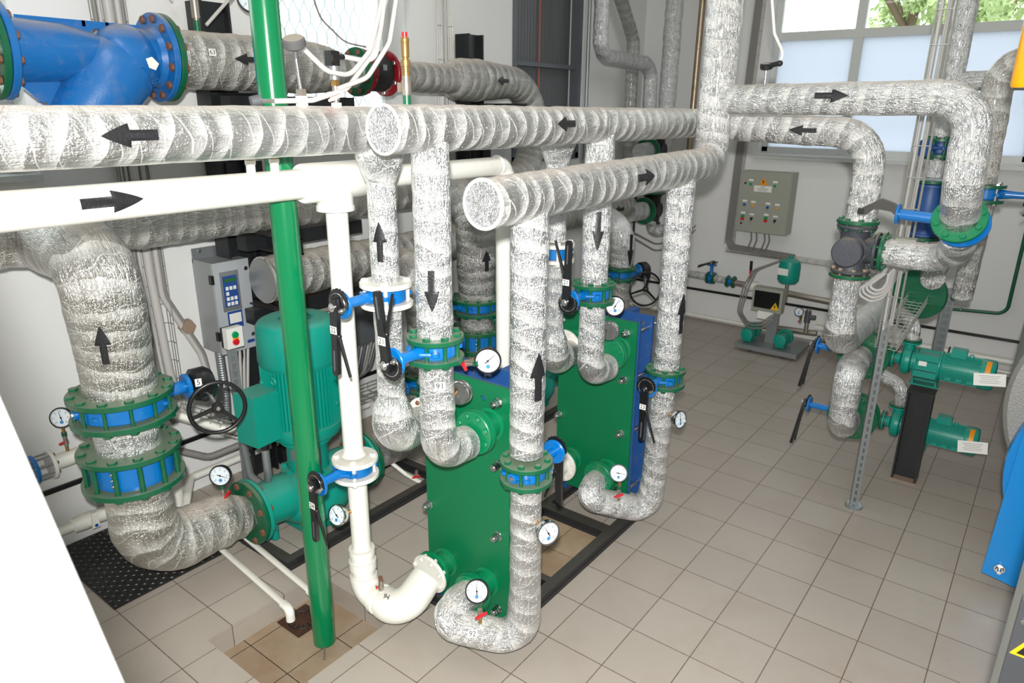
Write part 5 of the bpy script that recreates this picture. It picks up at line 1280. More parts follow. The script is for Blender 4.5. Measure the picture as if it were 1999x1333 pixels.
# ------------------------------------------------------------------ background pipes by the corner
pipe_thing('insulated_pipe', 'silver pipe dropping, crossing right and dropping again in the far corner', [(-2.38, 3.30, 4.38, .075), (-2.38, 3.32, 2.93, .075), (-2.30, 4.28, 2.90, .075), (-2.28, 4.30, 2.1, .075)], .17, wrap=.006)
pipe_thing('insulated_pipe', 'slanted dull silver pipe behind the crossing one, straightening down the corner', [(-2.62 + .12, 3.7, 3.75, .07), (-2.50, 4.22, 3.15, .07), (-2.48, 4.22, 1.55, .062)], .2, 'foil_dull', wrap=.005)
pipe_thing('insulated_pipe', 'thick silver pipe with tight rings, rightmost in the far corner', [(-2.14, 4.42, 4.38, .098), (-2.14, 4.42, 1.3, .09)], .1, wrap=.01)
for z, s in ((2.0, 1.3), (1.36, 1.35)):
    c = V((-2.08, 4.1, z)); t = thing('three_way_valve', c, ('upper' if z > 1.7 else 'lower') + ' black cast valve with green flange in the far corner behind the headers', 'valve')
    mb = MB(); mb.lathe(c - Z3 * .16, Z3, [(0, .11), (.03, .09), (.16, .1), (.29, .09), (.32, .11)], 28); mb.lathe(c, -Y3, [(0, .09), (.17, .1)], 28); mb.lathe(c, X3, [(0, .07), (.1, .08)], 28); mb.build('valve_body', 'rubber', t)
    mb = MB(); mb.disc(c - Y3 * .19, Y3, .145, .025, .003, 36); mb.build('green_flange', 'gflange', t)
    mb = MB(); mb.disc(c + Z3 * .18, Z3, .14, .022, .003, 36); mb.build('top_flange', 'gflange', t)
    wrapped('foil_stub', t, [(c.x, c.y - .2, z, .10), (c.x - .06, c.y - .42, z, .10)] if z < 1.7 else [(c.x, c.y - .2, z, .095), (c.x, c.y - .38, z, .085)], .1)
pipe_thing('insulated_elbow', 'small foil bend hanging under the lower black corner valve', [(-2.05, 4.05, 1.2, .06), (-2.0, 4.0, 1.12, .06), (-1.75, 4.05, 1.2, .06)], .08)
tubething('copper_pipe', 'thin tarnished brassy pipe left of the tall bright riser', 'pipe', [(-1.91, YB - .12, 4.3, .035), (-1.93, YB - .12, .9, .035)], 'copper', seg=14)
tubething('grey_pipe', 'slender grey pipe on the left wall by the corner pipes', 'pipe', [(XL + .04, 3.45, 4.3, .02), (XL + .04, 3.45, 1.2, .02)], 'galv', seg=12)
tubething('slack_cable', 'grey cable sagging below the lower corner valve, upper loop', 'cable', [(-2.3, 3.9, 1.15, .008), (-2.1, 4.3, .93, .008), (-1.9, 4.5, .97, .008), (-1.75, 4.6, 1.15, .008)], 'conduitdk', .15, 8)
tubething('slack_cable', 'grey cable sagging below the lower corner valve, lower loop', 'cable', [(-2.3, 3.9, 1.1, .008), (-2.1, 4.3, .85, .008), (-1.9, 4.5, .90, .008), (-1.75, 4.6, 1.1, .008)], 'conduitdk', .15, 8)
# silver line along the back wall into the booster set
t = pipe_thing('insulated_pipe', 'thin silver pipe low on the back wall beside the blue levered valve', [(-1.95, 4.58, .58, .045), (-1.55, 4.58, .57, .045)], .1)
wafer_valve('small blue valve with black lever on the low back wall pipe', (-1.50, 4.58, .565), X3, .07, .05, Z3, 'gflange', 'gflange', 4, .16, rb=.05, lev=(-.9, -.3, -.35), levL=.17, hr=.012)
pipe_thing('insulated_pipe', 'short silver piece between the two small blue valves', [(-1.45, 4.58, .565, .042), (-1.30, 4.58, .56, .042)], .1)
wafer_valve('small blue check valve without lever on the low back wall pipe', (-1.26, 4.58, .555), X3, .07, .05, None, 'gflange', 'gflange', 4, .12, rb=.05, hr=.012)
tubething('steel_pipe', 'steel pipe leading from the small valves behind the booster set', 'pipe', [(-1.21, 4.58, .55, .035), (.62, 4.56, .47, .033)], 'steel', seg=16)
mb = MB(); mb.lathe((-.02, 4.565, .497), X3, [(0, .04), (.02, .055), (.12, .055), (.14, .04), (.25, .036)], 20); tag(mb.build('white_union', 'white'), 'white union on the steel pipe right of the booster set', 'fitting')
mb = MB(); mb.lathe((-1.08, 4.57, .545), X3, [(0, .04), (.02, .06), (.14, .06), (.16, .04)], 20); mb.cyl((-1.02, 4.57, .56), (-1.02, 4.53, .66), .02); tag(mb.build('white_union', 'white'), 'white union on the pipe left of the booster set', 'fitting')
t = thing('pressure_cock', (-1.02, 4.5, .64), 'slim red and black handled cock left of the booster set', 'valve')
mb = MB(); mb.cyl((-1.02, 4.52, .64), (-1.02, 4.50, .74), .014); mb.build('red_body', 'red', t); mb = MB(); mb.cyl((-1.02, 4.50, .74), (-1.02, 4.49, .84), .016); mb.build('black_knob', 'black', t)

# booster set on a steel plate
t = thing('booster_set', (-.56, 4.1, 0), 'small booster set on a grey steel plate against the back wall', 'booster set')
mb = MB(); mb.box((-.57, 4.13, .062), (.64, .5, .03)); mb.box((-.57, 3.875, .055), (.64, .012, .05)); mb.build('base_plate', 'galv', t)
for x in (-.74, -.40):
    for y in (3.95, 4.3): mb = MB(); mb.cyl((x, y, 0), (x, y, .048), .025); mb.build('foot', 'rubber', t)
mb = MB(); mb.box((-.60, 4.13, .26), (.11, .06, .38)); mb.build('pillar', 'galv', t)
mb = MB(); mb.box((-.67, 4.12, .54), (.31, .12, .25)); cb = mb.build('control_box', 'panelgrey', t)
mb = MB(); mb.box((-.67, 4.055, .545), (.26, .012, .18)); mb.build('dark_lid', 'glassy', cb)
r_, u_, n_ = basis(-Y3, Z3)
mb = MB(); mb.prism([(-.045, -.035), (.045, -.035), (0, .045)], (-.575, 4.045, .49), X3, Z3, Y3, .004); mb.build('warning_triangle', 'yellow', cb)
mb = MB(); mb.prism([(-.004, .022), (.006, .022), (.0, .004), (.008, .004), (-.006, -.022), (-.002, -.004), (-.01, -.004)], (-.575, 4.041, .488), X3, Z3, Y3, .002); mb.build('bolt_symbol', 'ink', cb)
card('notice_card', cb, (-.66, 4.03, .385), (0, -1, .15), Z3, .16, .08)
for x, l in ((-.80, 'left'), (-.455, 'right')):
    mb = MB(); mb.lathe((x, 3.93, .17), Y3, [(0, .045), (.005, .062), (.04, .066), (.17, .066), (.18, .06)], 28); mb.lathe((x, 4.10, .17), Y3, [(0, .08), (.03, .085), (.07, .075)], 24); mb.box((x, 4.03, .11), (.09, .12, .05))
    for k in range(24):
        th = 2 * PI * k / 24; R = Matrix.Rotation(th, 3, 'Y'); mb.box(V((x, 4.03, .17)) + R @ V((0, 0, .068)), (.004, .12, .01), R)
    mb.build('small_pump', 'teal', t)
mb = MB(); mb.lathe((-.545, 4.28, .70), Z3, [(0, .03), (.01, .085), (.04, .108), (.10, .11), (.18, .11), (.24, .10), (.262, .06), (.27, .02), (.30, .02)], 36); tk = mb.build('expansion_vessel', 'teal', t)
card('vessel_label', tk, (-.575, 4.168, .84), (-.15, -1, 0), Z3, .11, .07)
mb = MB(); mb.cyl((-.85, 4.35, .17), (-.2, 4.35, .2), .03); mb.cyl((-.3, 4.3, .20), (-.3, 4.3, .46), .022); mb.cyl((-.12, 4.4, .23), (.35, 4.45, .25), .028); mb.cyl((-.545, 4.28, .5), (-.545, 4.28, .71), .02); mb.build('pipework', 'steel', t)
mb = MB(); mb.cyl((-.3, 4.29, .32), (-.3, 4.29, .44), .032); mb.cyl((-.22, 4.29, .38), (-.3, 4.29, .38), .025); mb.build('pressure_switch', 'greybox', t)
gauge('small blue-faced gauge on the booster set', (-.37, 4.2, .44), (0, -1, .1), .045, [(-.37, 4.23, .44), (-.36, 4.27, .32)], 'black', ((-.36, 4.27, .30), Z3, (-1, -.2, 0)), .6, digits=False)
for k in range(3):
    tubething('booster_cable', 'grey cable looping under the booster control box, %s of three' % ('outer', 'middle', 'inner')[k], 'cable', [(-.55, 4.0, .44, .008), (-.62 - .02 * k, 3.95, .27 + .03 * k, .008), (-.80 + .0 * k, 3.95, .24 + .03 * k, .008), (-.98 + .02 * k, 4.1, .36, .008), (-.98 + .03 * k, 4.2, .62, .008), (-.94 + .02 * k, 4.35, .78, .008), (-.62, 4.6, .93, .008)], 'conduitdk', .1, 8, 'grey cables of the booster set')
mb = MB(); mb.lathe((-.03, 4.43, .215), X3, [(0, .035), (.02, .05), (.1, .05), (.12, .035)], 18); tag(mb.build('white_union', 'white'), 'white union low beside the right small pump', 'fitting')

# wall control panel
t = thing('control_panel', (-.99, YB - .1, 1.15), 'grey wall control panel with coloured buttons on the back wall', 'control panel')
xc, zc, yf = -.985, 1.475, YB - .20
mb = MB(); mb.box((xc, YB - .10, zc), (.55, .2, .655)); mb.build('enclosure', 'panelgrey', t)
mb = MB(); mb.box((xc, yf - .006, zc), (.535, .012, .64)); dr = mb.build('panel_door', 'panelgrey', t)
yf -= .013
mb = MB(); mb.prism([(-.045, -.035), (.045, -.035), (0, .045)], (xc - .02, yf, zc + .225), X3, Z3, Y3, .004); mb.build('warning_triangle', 'orange', dr)
mb = MB(); mb.prism([(-.004, .022), (.006, .022), (.0, .004), (.008, .004), (-.006, -.022), (-.002, -.004), (-.01, -.004)], (xc - .02, yf - .004, zc + .22), X3, Z3, Y3, .002); mb.build('bolt_symbol', 'ink', dr)
card('title_card', dr, (xc - .02, yf, zc + .15), -Y3, Z3, .19, .065)
lettering('title_text', dr, 'ЩИТ', .018, (xc - .02, yf, zc + .168), -Y3, Z3, off=.002); lettering('title_text', dr, 'автоматизации', .016, (xc - .02, yf, zc + .15), -Y3, Z3, off=.002); lettering('title_text', dr, 'вентиляции', .016, (xc - .02, yf, zc + .132), -Y3, Z3, off=.002)
for dx, dz, m2, r in ((-.155, .195, 'btn_green', .015), (.105, .19, 'btn_green', .015), (-.20, -.03, 'btn_blue', .015), (-.105, -.035, 'btn_orange', .015), (.055, -.04, 'btn_blue', .015), (.155, -.045, 'btn_orange', .015)):
    mb = MB(); mb.disc((xc + dx, yf - .006, zc + dz), Y3, r, .014, .003, 20); mb.build('indicator_light', m2, dr)
    card('small_label', dr, (xc + dx, yf, zc + dz + .04), -Y3, Z3, .05, .022)
for dx in (-.205, .05):
    mb = MB(); mb.box((xc + dx, yf - .006, zc - .155), (.035, .016, .028)); mb.build('green_button', 'btn_green', dr)
    mb = MB(); mb.box((xc + dx, yf - .006, zc - .185), (.035, .016, .028)); mb.build('red_button', 'red', dr); card('small_label', dr, (xc + dx, yf, zc - .12), -Y3, Z3, .05, .022)
    mb = MB(); mb.disc((xc + dx + .1, yf - .008, zc - .175), Y3, .014, .018); mb.box((xc + dx + .1, yf - .02, zc - .18), (.008, .01, .035)); mb.build('selector_knob', 'black', dr); card('small_label', dr, (xc + dx + .1, yf, zc - .13), -Y3, Z3, .05, .018)
for dz in (.2, -.235): mb = MB(); mb.disc((xc - .215, yf - .003, zc + dz), Y3, .011, .008); mb.build('door_lock', 'black', dr)
# cable bundle beside the panel
pts = [(-1.33, YB - .05, 4.3), (-1.37, YB - .05, 1.2), (-1.38, YB - .05, .96), (-1.28, YB - .05, .92), (-.6, YB - .05, .90)]
for k in range(6):
    dx = -.035 + .014 * k
    tubething('panel_cable', 'grey cable in the bundle turning below the wall panel, lane %s' % ('one', 'two', 'three', 'four', 'five', 'six')[k], 'cable', [(-1.31 + dx, YB - .045, 4.3, .0085), (-1.38 + dx, YB - .045, 1.0, .0085), (-1.33 + dx, YB - .05, .93 + dx * .8, .0085), (-.62, YB - .05, .90 + dx * .8, .0085)], 'conduitdk', .06, 8, 'bundled cables left of the control panel')
tray('wire basket tray running up the back wall left of the panel', [(-1.29, YB - .02, 4.3), (-1.37, YB - .02, .96)], (0, -1, 0), .1, .05, .12)
tray('horizontal wire basket tray below the wall panel', [(-1.4, YB - .03, .87), (.35, YB - .03, .84)], (0, 0, 1), .06, .05, .1)
for k in range(4):
    x0 = (-1.12, -1.06, -.97, -.92)[k]
    tubething('panel_cable', 'grey cable dropping from the panel underside, %s from the left' % ('first', 'second', 'third', 'fourth')[k], 'cable', [(x0, YB - .1, 1.16, .009), (x0 + .015, YB - .09, 1.05, .009), (x0 - .03, YB - .06, .92, .009)], 'conduitdk', .06, 8, 'cables dropping from the control panel')

# ------------------------------------------------------------------ left wall equipment
t = thing('drive_cabinet', (XL + .16, -.85, .95), 'grey frequency drive cabinet with blue keypad on the left wall', 'cabinet')
y0, y1, z0, z1, xf = -1.03, -.79, .955, 1.535, XL + .21
mb = MB(); mb.box((XL + .105, (y0 + y1) / 2, (z0 + z1) / 2), (.21, y1 - y0, z1 - z0)); mb.build('housing', 'vfddk', t)
mb = MB(); mb.box((XL + .01, (y0 + y1) / 2, z1 + .02), (.008, y1 - y0, .09)); br = mb.build('mounting_bracket', 'galv', t)
for y in (y0 + .05, y1 - .05): mb = MB(); mb.disc((XL + .016, y, z1 + .045), X3, .012, .008); mb.build('fixing_screw', 'zinc', br)
mb = MB(); mb.box((xf + .01, (y0 + y1) / 2, (z0 + z1) / 2), (.02, y1 - y0 + .004, z1 - z0)); dr = mb.build('cabinet_door', 'vfd', t)
xd = xf + .021; yk = (y0 + y1) / 2 - .02
mb = MB(); mb.box((xd, yk, z1 - .185), (.004, .125, .25)); mb.build('keypad_bezel', 'galv', dr)
mb = MB(); mb.box((xd + .003, yk, z1 - .185), (.003, .094, .195)); kp = mb.build('keypad', 'keyblue', dr)
mb = MB(); mb.box((xd + .006, yk, z1 - .115), (.003, .076, .022)); mb.build('display', 'lcd', kp)
for r, row in enumerate(((1, 1, 1), (1, 0, 0), (1, 1, 1), (1, 1, 1))):
    for c, on in enumerate(row):
        if on: mb = MB(); mb.box((xd + .006, yk - .026 + c * .026, z1 - .165 - r * .033), (.004, .018, .022)); mb.build('key', 'paper', kp)
mb = MB(); mb.box((xd, yk + .01, z1 - .37), (.003, .10, .11)); pl = mb.build('rating_plate', 'keyblue', dr); mb = MB(); mb.box((xd + .002, yk + .01, z1 - .36), (.002, .08, .062)); mb.build('white_field', 'paper', pl)
mb = MB(); mb.prism([(-.012, -.01), (.012, -.01), (0, .012)], (xd + .003, yk - .025, z1 - .41), Y3, Z3, X3, .002); mb.build('warning_triangle', 'yellow', pl)
mb = MB(); mb.box((xd, y1 - .04, z0 + .045), (.003, .05, .02)); mb.build('name_strip', 'keyblue', dr)
for z in (z1 - .06, z0 + .09): mb = MB(); mb.disc((xd + .004, y1 - .025, z), X3, .013, .012); mb.build('door_lock', 'chrome', dr)
for z in (z1 - .1, z0 + .12): mb = MB(); mb.box((xf + .005, y0 - .008, z), (.03, .02, .055)); mb.build('hinge', 'black', dr)
t = thing('start_stop_station', (XL + .41, -1.07, 1.06), 'white push button box with green and red buttons below the drive cabinet', 'push button box')
bx = XL + .44; by = -1.073; bz = 1.128
mb = MB(); mb.box((bx - .03, by, bz), (.04, .10, .12)); mb.build('back_box', 'black', t)
mb = MB(); mb.box((bx, by, bz), (.045, .105, .125)); cv = mb.build('cover', 'paper', t)
mb = MB(); mb.lathe((bx + .022, by, bz + .02), X3, [(0, .021), (.012, .019)], 20); mb.build('green_button', 'btn_green', cv)
mb = MB(); mb.box((bx + .026, by, bz - .002), (.012, .034, .016)); mb.build('orange_lamp', 'orange', cv)
mb = MB(); mb.lathe((bx + .022, by, bz - .024), X3, [(0, .021), (.012, .019)], 20); mb.build('red_button', 'red', cv)
strut('perforated galvanised strut under the push button box', (XL + .39, -1.06, 0), 1.08, .05, yaw=1.2, foot=False)
# conduits in the vertical tray on the left wall
tray('wire basket tray climbing the left wall beside the huge suction pipe', [(XL + .02, -1.32, 4.3), (XL + .02, -1.32, .55)], (1, 0, 0), .16, .06, .12)
for k, (dy, r, m2, lab) in enumerate(((-.07, .012, 'conduitdk', 'thin dark'), (-.045, .010, 'conduit', 'thin pale'), (.0, .026, 'conduit', 'fat pale'), (.05, .017, 'conduit', 'medium pale'), (.075, .012, 'conduitdk', 'dark outer'))):
    pts = [(XL + .05, -1.32 + dy, 4.3, r), (XL + .05, -1.32 + dy, 1.5 if k < 3 else 1.35, r)]
    pts += [(XL + .06, -1.30 + dy * .9, .9, r), (XL + .07, -1.26 + dy, .55, r)] if k < 3 else [(XL + .08, -1.15 + dy, .95, r), (XL + .12, -1.05, .6, r)]
    tubething('conduit_pipe', '%s conduit in the wall tray beside the suction pipe' % lab, 'conduit', pts, m2, .2, 14, 'conduits in the left wall tray')
mb = MB(); mb.lathe((XL + .04, -1.15, 1.14), X3, [(0, .05), (.05, .045)], 6); tag(mb.build('junction_box', 'plug'), 'small brown junction box on the left wall beside the conduits', 'junction box')
# lower tray and flexible conduits near the pump
tray('wire basket tray sloping under the handwheel', [(XL + .12, -1.55, .78), (XL + .35, -1.15, .52), (XL + .5, -.95, .42)], (0, 0, 1), .14, .06, .06)
tubething('pump_conduit', 'white plastic conduit lying in the sloping tray under the handwheel', 'conduit', [(XL + .16, -1.62, .84, .024), (XL + .38, -1.2, .56, .024), (XL + .44, -1.1, .53, .024)], 'white', .1, 16)
def flex(label, pts, r=.02, m='galv', grp=None):
    mb = MB(); S = roundpath([(*p, r) for p in pts], .12, .008); n = len(S)
    T = [(S[min(n - 1, i + 1)][0] - S[max(0, i - 1)][0]).normalized() for i in range(n)]
    ax, u, w = frame(T[0]); seg = 12; vs = []; fs = []
    for i in range(n):
        if i: u = T[i - 1].rotation_difference(T[i]) @ u
        u = (u - T[i] * u.dot(T[i])).normalized(); w = T[i].cross(u); rr = r * (1.0 if i % 2 else .88)
        for k in range(seg): th = 2 * PI * k / seg; vs.append(S[i][0] + (u * math.cos(th) + w * math.sin(th)) * rr)
    for i in range(n - 1):
        for k in range(seg): k2 = (k + 1) % seg; fs.append((i * seg + k, i * seg + k2, (i + 1) * seg + k2, (i + 1) * seg + k))
    mb.add(vs, fs); return tag(mb.build('flexible_conduit', m), label, 'conduit', grp)
flex('ribbed metal conduit looping up into the big pump terminal box', [(XL + .44, -1.1, .52), (XP - .22, -1.25, .38), (XP - .05, -1.25, .36), (XP + .03, -1.29, .50), (XP + .03, -1.29, .66)], .023)
flex('ribbed dark conduit curving under the handwheel along the wall', [(XL + .12, -1.42, .85), (XL + .12, -1.40, .42), (XL + .2, -1.2, .30), (XL + .3, -.8, .36)], .024, 'conduitdk')
flex('ribbed grey conduit dropping from the drive cabinet', [(XL + .11, -.99, .955), (XL + .12, -.99, .62), (XL + .15, -1.02, .45)], .03, 'galv')
for k in range(3):
    tubething('drive_cable', 'pale cable leaving the drive cabinet underside, %s of three' % ('front', 'middle', 'rear')[k], 'cable', [(XL + .17, -.88 + .03 * k, .955, .010), (XL + .2, -.92 + .025 * k, .72, .010), (XL + .22, -.97 + .02 * k, .3, .010)], 'conduit', .1, 10, 'cables below the drive cabinet')
for k, (dz, dx) in enumerate(((0, 0), (.02, .02), (-.02, .03))):
    tubething('curved_cable', 'pale cable curving down left of the sloping tray, %s of three' % ('outer', 'middle', 'inner')[k], 'cable', [(XL + .2 + dx, -1.42, .72, .008), (XL + .18 + dx, -1.55, .55 + dz, .008), (XL + .12 + dx, -1.72, .36, .008), (XL + .1 + dx, -1.80, .2, .008)], 'conduit', .12, 8, 'pale cables beside the check valve')
# dark switchgear and clutter behind pump
t = thing('switch_box', (XL + .5, .1, .9), 'dark grey switch box glimpsed behind the white flanged valve', 'box')
mb = MB(); mb.box((XL + .42, .0, 1.02), (.12, .42, .36)); mb.build('housing', 'greybox', t)
mb = MB(); mb.box((XL + .10, -.30, 1.22), (.2, .5, .34)); pb = tag(mb.build('wall_cabinet', 'panelgrey'), 'pale cabinet with red knob and yellow stickers behind the pump', 'cabinet')
t = thing('emergency_stop', (XL + .2, -.28, 1.27), 'red emergency stop knob over the teal pump', 'button')
mb = MB(); mb.lathe((XL + .205, -.36, 1.26), X3, [(0, .016), (.02, .014), (.022, .026), (.035, .026), (.042, .018)], 20); mb.build('mushroom', 'red', t)
mb = MB(); mb.cyl((XL + .2, -.36, 1.26), (XL + .21, -.36, 1.26), .02); mb.build('collar', 'black', t)
for y, w_, h_ in ((-.50, .05, .07), (-.40, .06, .03)):
    mb = MB(); mb.box((XL + .203, y, 1.32), (.003, w_, h_)); tag(mb.build('yellow_sticker', 'yellow'), 'yellow sticker on the pale cabinet, %s one' % ('larger' if h_ > .05 else 'smaller'), 'sticker')
for k in range(4):
    tubething('black_cable', 'dark grey cable hanging behind the white riser, %s of four' % ('first', 'second', 'third', 'fourth')[k], 'cable', [(XL + .42, -.1 + .06 * k, .84, .013), (XL + .4, -.15 + .05 * k, .6, .013), (XL + .3, -.25 + .04 * k, .42 + .02 * k, .013), (XL + .2, -.8, .36 + .03 * k, .013)], 'greybox' if k % 2 else 'conduitdk', .15, 10, 'dark cables behind the white riser')
tray('dark ladder tray low on the wall behind the big pump', [(XL + .25, -.75, .33), (XL + .3, 1.2, .33)], (0, 0, 1), .18, .06, .09)

# white pipes on the left wall
t = thing('wall_white_pipe', (XL + .12, -1.9, .58), 'cream plastic pipe with white flange along the left wall', 'pipe')
plain('pipe_run', t, [(XL + .13, -2.02, .585, .042), (XL + .13, -1.45, .60, .042)], 'white', seg=28)
for y, m2, r in ((-2.04, 'whitef', .082), (-2.125, 'blue', .08), (-2.20, 'whitef', .082)):
    mb = MB(); mb.disc((XL + .13, y, .585), Y3, r, .018, .003, 32); mb.build('flange', m2, t)
bolt_ring(t, (XL + .13, -2.12, .585), Y3, .066, 8, .17, 'zinc', rr=.005, hr=.01)
plain('pipe_end', t, [(XL + .13, -2.21, .585, .042), (XL + .13, -2.9, .585, .042)], 'white', seg=24)
gauge('black pressure gauge with red cock standing on the cream wall pipe', (XL + .15, -1.955, .835), (1, -.75, .25), .055, [(XL + .13, -1.95, .79), (XL + .13, -1.95, .62)], 'black', ((XL + .13, -1.95, .66), Z3, (.2, -1, 0)), .45)
t = thing('bleed_valve', (XL + .13, -1.83, .64), 'small bleed valve with black knob and red tap on the cream wall pipe', 'valve')
mb = MB(); mb.cyl((XL + .13, -1.83, .62), (XL + .17, -1.82, .70), .014); mb.build('stem', 'steel', t)
mb = MB(); mb.disc((XL + .2, -1.815, .72), (1, 0, .6), .028, .02); mb.build('knob', 'black', t)
mb = MB(); mb.cyl((XL + .08, -1.80, .64), (XL + .08, -1.80, .86), .013); mb.build('upright', 'steel', t); mb = MB(); mb.cyl((XL + .08, -1.80, .84), (XL + .08, -1.80, .89), .013); mb.build('black_cap', 'black', t)
mb = MB(); mb.box((XL + .11, -1.80, .74), (.02, .05, .012), Matrix.Rotation(.5, 3, 'X')); mb.build('red_tap', 'red', t)
t = thing('ball_valve', (XL + .1, -1.9, .14), 'cream plastic ball valve on the low wall pipe left of the big elbow', 'valve')
plain('pipe_run', t, [(XL + .11, -2.9, .155, .028), (XL + .11, -2.0, .165, .028)], 'white', seg=24)
mb = MB(); mb.lathe((XL + .11, -2.0, .165), Y3, [(0, .03), (.005, .042), (.05, .048), (.11, .048), (.13, .04), (.16, .044), (.20, .04), (.21, .03), (.34, .028)], 28); mb.build('valve_body', 'white', t)
mb = MB(); mb.prism([(-.02, -.035), (.02, -.035), (.014, .06), (-.014, .06)], (XL + .17, -1.90, .17), Y3, Z3, X3, .018); hh = mb.build('handle', 'white', t)
mb = MB(); mb.disc((XL + .18, -1.90, .15), X3, .01, .006); mb.build('blue_button', 'btn_blue', hh)
tubething('overflow_elbow', 'cream pipe with bend along the wall foot behind the pressure gauge', 'pipe', [(XL + .5, -1.58, .06, .024), (XL + .3, -1.42, .16, .024), (XL + .12, -1.30, .17, .026), (XL + .12, .2, .17, .026)], 'white', .07, 18)
tubething('wall_drop_pipe', 'cream vertical pipe hidden behind the check valve', 'pipe', [(XL + .13, -1.45, .60, .036), (XL + .13, -1.40, .60, .036), (XL + .13, -1.40, .03, .036)], 'white', .05, 20)
gauge('black pressure gauge with red cock on the huge elbow before the pump', (XP + .02, -1.56, .60), (.85, -1, .3), .055, [(XP, -1.545, .56), (XP, -1.545, .45)], 'black', ((XP, -1.545, .45), Z3, (.9, .3, 0)), .9)
# conduits of upper left wall
tubething('conduit_pipe', 'thin pale cable on the wall above the blue strainer', 'cable', [(XL + .05, -1.20, 3.5, .008), (XL + .06, -1.10, 3.15, .008), (XL + .08, -.98, 2.98, .008)], 'conduit', .2, 8)
t = tray('slim wire tray up the left wall beyond the bright window', [(XL + .02, 1.28, 4.3), (XL + .02, 1.28, 1.2)], (1, 0, 0), .13, .05, .25)
tubething('conduit_pipe', 'pale conduit in the slim wire tray beyond the bright window', 'conduit', [(XL + .05, 1.28, 4.3, .016), (XL + .05, 1.28, 1.2, .016)], 'conduit', .1, 12)

# small pipe under insulated discharge with red handle
t = thing('drain_cock', (XP + .1, -.3, .1), 'white drain cock with red handle under the silver discharge pipe', 'valve')
plain('pipe_run', t, [(XP, -.35, .16, .014), (XP + .08, -.3, .08, .014), (XP + .2, -.28, .05, .016)], 'white', .03, 12)
ball_cock(t, (XP + .16, -.28, .07), (.1, 0, 1), (.6, -.8, 0))

# ------------------------------------------------------------------ tank and cabinet at right edge
t = thing('insulated_tank', (2.3, 2.0, .1), 'big tank at the right edge, grey jacket with bright blue end plate', 'tank')
mb = MB(); mb.lathe((2.23, .98, 1.06), Y3, [(0, .68), (.02, .70), (3.4, .70), (3.42, .68)], 72); mb.build('jacket', 'jacket', t)
mb = MB(); mb.lathe((2.235, .90, .72), Y3, [(0, .635), (.07, .64), (.075, .62)], 72); mb.build('end_plate', 'skyblue', t)
mb = MB(); mb.prism([(-.0, .95), (-.03, .0), (.30, -.06), (.40, .9)], (1.645, .86, .10), X3, Z3, Y3, .05)
mb.box((2.1, 1.2, .2), (.2, .3, .4)); lg = mb.build('saddle_leg', 'skyblue', t)
mb = MB(); mb.disc((1.688, .828, .155), Y3, .026, .01, .002, 24); hexbolt(mb, (1.688, .825, .155), -Y3, .02, .016); mb.cyl((1.688, .82, .155), (1.688, .785, .155), .010, seg=14); mb.build('anchor_bolt', 'chrome', lg)
t = thing('burner_cabinet', (1.9, -1.3, 0), 'dark grey cabinet with warning triangle at the bottom right corner', 'cabinet')
mb = MB(); mb.box((1.94, -1.275, .80), (.54, .31, 1.60)); mb.build('housing', 'litecab', t)
mb = MB(); mb.box((1.9385, -1.44, .69), (.541, .03, 1.38)); dr = mb.build('dark_front', 'darkcab', t)
mb = MB(); mb.prism([(-.04, -.035), (.04, -.035), (0, .04)], (1.712, -1.458, 1.27), X3, Z3, Y3, .003); tr = mb.build('warning_triangle', 'yellow', dr)
mb = MB(); mb.prism([(-.028, -.028), (.028, -.028), (0, .028)], (1.712, -1.461, 1.27), X3, Z3, Y3, .003); mb.build('triangle_core', 'ink', tr)
mb = MB(); mb.prism([(-.004, .018), (.006, .018), (.0, .003), (.008, .003), (-.006, -.018), (-.002, -.003), (-.01, -.003)], (1.712, -1.464, 1.265), X3, Z3, Y3, .002); mb.build('bolt_symbol', 'yellow', tr)
for z in (1.362, 1.325): mb = MB(); mb.disc((1.682, -1.458, z), Y3, .006, .005); mb.build('screw', 'chrome', dr)
# handrail right by the viewer
def P(*a): return V(a)
t = thing('handrail', (1.1, -3.14, 0), 'out of focus white handrail tube at the lower left, close to the viewer', 'handrail')
d = V((.173, .006, -.302)); a = V((1.007, -3.148, 2.350))
mb = MB(); mb.cyl(a - d * .9, a + d * 7.7, .0265, seg=32); mb.build('rail_tube', 'rail', t)
mb = MB(); mb.ball(a - d * .9, .0265); mb.build('end_ball', 'rail', t)

# ------------------------------------------------------------------ outside
def leafy(label, c, R, n, col, seed):
    rnd = random.Random(seed); c = V(c)
    t = thing('tree', (c.x, c.y, c.z - R * 1.6), label, 'tree', 'trees outside the back window')
    mb = MB(); mb.cyl((c.x, c.y, c.z - R * 1.6), (c.x, c.y, c.z), .09, .04, 10)
    for k in range(5):
        th = rnd.random() * 6.28; mb.cyl((c.x, c.y, c.z - R * .6), c + V((math.cos(th), math.sin(th), .5)) * R * .7, .04, .01, 6)
    mb.build('trunk', mat('bark%d' % seed, (90, 74, 56), .8), t)
    mb = MB(); cl = [(c + V((rnd.gauss(0, .45), rnd.gauss(0, .45), rnd.gauss(0, .4))) * R, R * rnd.uniform(.15, .4)) for _ in range(26)]
    for _ in range(n):
        q, rr = rnd.choice(cl); p = q + V((rnd.gauss(0, 1), rnd.gauss(0, 1), rnd.gauss(0, 1))).normalized() * rr * rnd.uniform(.5, 1)
        u = V((rnd.gauss(0, 1), rnd.gauss(0, 1), rnd.gauss(0, 1))).normalized(); w = u.orthogonal().normalized(); s = rnd.uniform(.04, .09)
        mb.add([p - u * s, p + w * s * .45, p + u * s, p - w * s * .45], [(0, 1, 2, 3)])
    m = mat('leaves%d' % seed, col, .5)
    mb.build('foliage', m, t)
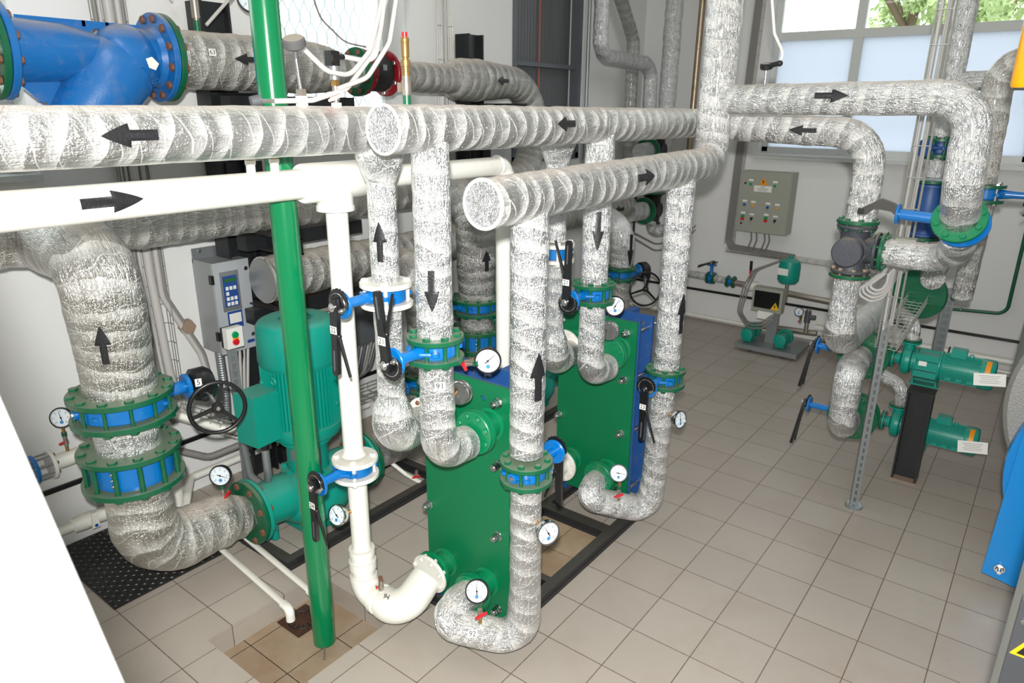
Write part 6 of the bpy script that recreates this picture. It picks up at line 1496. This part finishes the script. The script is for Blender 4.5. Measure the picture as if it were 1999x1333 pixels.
leafy('yellow-green leafy tree seen through the middle upper window pane', (-.75, 9.6, 4.15), 1.1, 5000, (176, 194, 140), 3)
leafy('leafy green tree seen through the right upper window pane', (1.35, 9.4, 4.2), 1.2, 5000, (166, 188, 132), 5)
leafy('sparse pale tree between the other two outside the window', (.1, 12.9, 4.6), 1.2, 3000, (196, 208, 172), 9)
mb = MB(); mb.box((0, 0, -.2), (60, 60, .1)); o = mb.build('ground', mat('outdoor_ground', (190, 190, 180), .9), None, local=1); o['kind'] = 'structure'

# ------------------------------------------------------------------ light
w = bpy.data.worlds.new('daylight'); SC.world = w; w.use_nodes = True
bg = w.node_tree.nodes['Background']; bg.inputs['Color'].default_value = (1.0, 1.0, 1.0, 1); bg.inputs['Strength'].default_value = 4.3
def area(name, loc, aim, size, power, col=(1, 1, 1), sy=None):
    l = bpy.data.lights.new(name, 'AREA'); l.energy = power; l.size = size; l.color = col
    if sy: l.shape = 'RECTANGLE'; l.size_y = sy
    o = bpy.data.objects.new(name, l); COL.objects.link(o); o.location = loc
    o.rotation_euler = (V(aim) - V(loc)).to_track_quat('-Z', 'Y').to_euler(); return o
CAMP = V((1.55483, -3.24880, 2.44741))
area('flash', CAMP + V((.02, -.05, .16)), CAMP + V((-.576, .754, -.316)), .07, 195, (1, .985, .96))
for i, (x, y) in enumerate(((-1.2, -2.2), (1.0, -2.2), (-1.2, .8), (1.0, .8), (-.4, 3.4))):
    area('overhead_fill', (x, y, H - .12), (x, y, 0), 1.2, 7, (1, .98, .95), .3)  # unseen fill lights added overhead to brighten the room and foil reflections

# ------------------------------------------------------------------ camera
cam = bpy.data.cameras.new('camera'); co = bpy.data.objects.new('camera', cam); COL.objects.link(co)
R = ((0.793513, 0.608506, 0.007555),(0.197765, -0.246111, -0.948851),(-0.575522, 0.754420, -0.315633))
right, down, fwd = V(R[0]), V(R[1]), V(R[2])
m = Matrix((right, -down, -fwd)).transposed().to_4x4(); m.translation = CAMP
co.matrix_world = m
cam.sensor_width = 36; cam.lens = 1379.08 * 36 / 1999; cam.clip_start = .05
cam.dof.use_dof = True; cam.dof.focus_distance = 3.1; cam.dof.aperture_fstop = 5.2
SC.camera = co
SC.view_settings.view_transform = 'Standard'; SC.view_settings.look = 'None'; SC.view_settings.gamma = 1; SC.view_settings.use_curve_mapping = False
SC.view_settings.exposure = 0.0
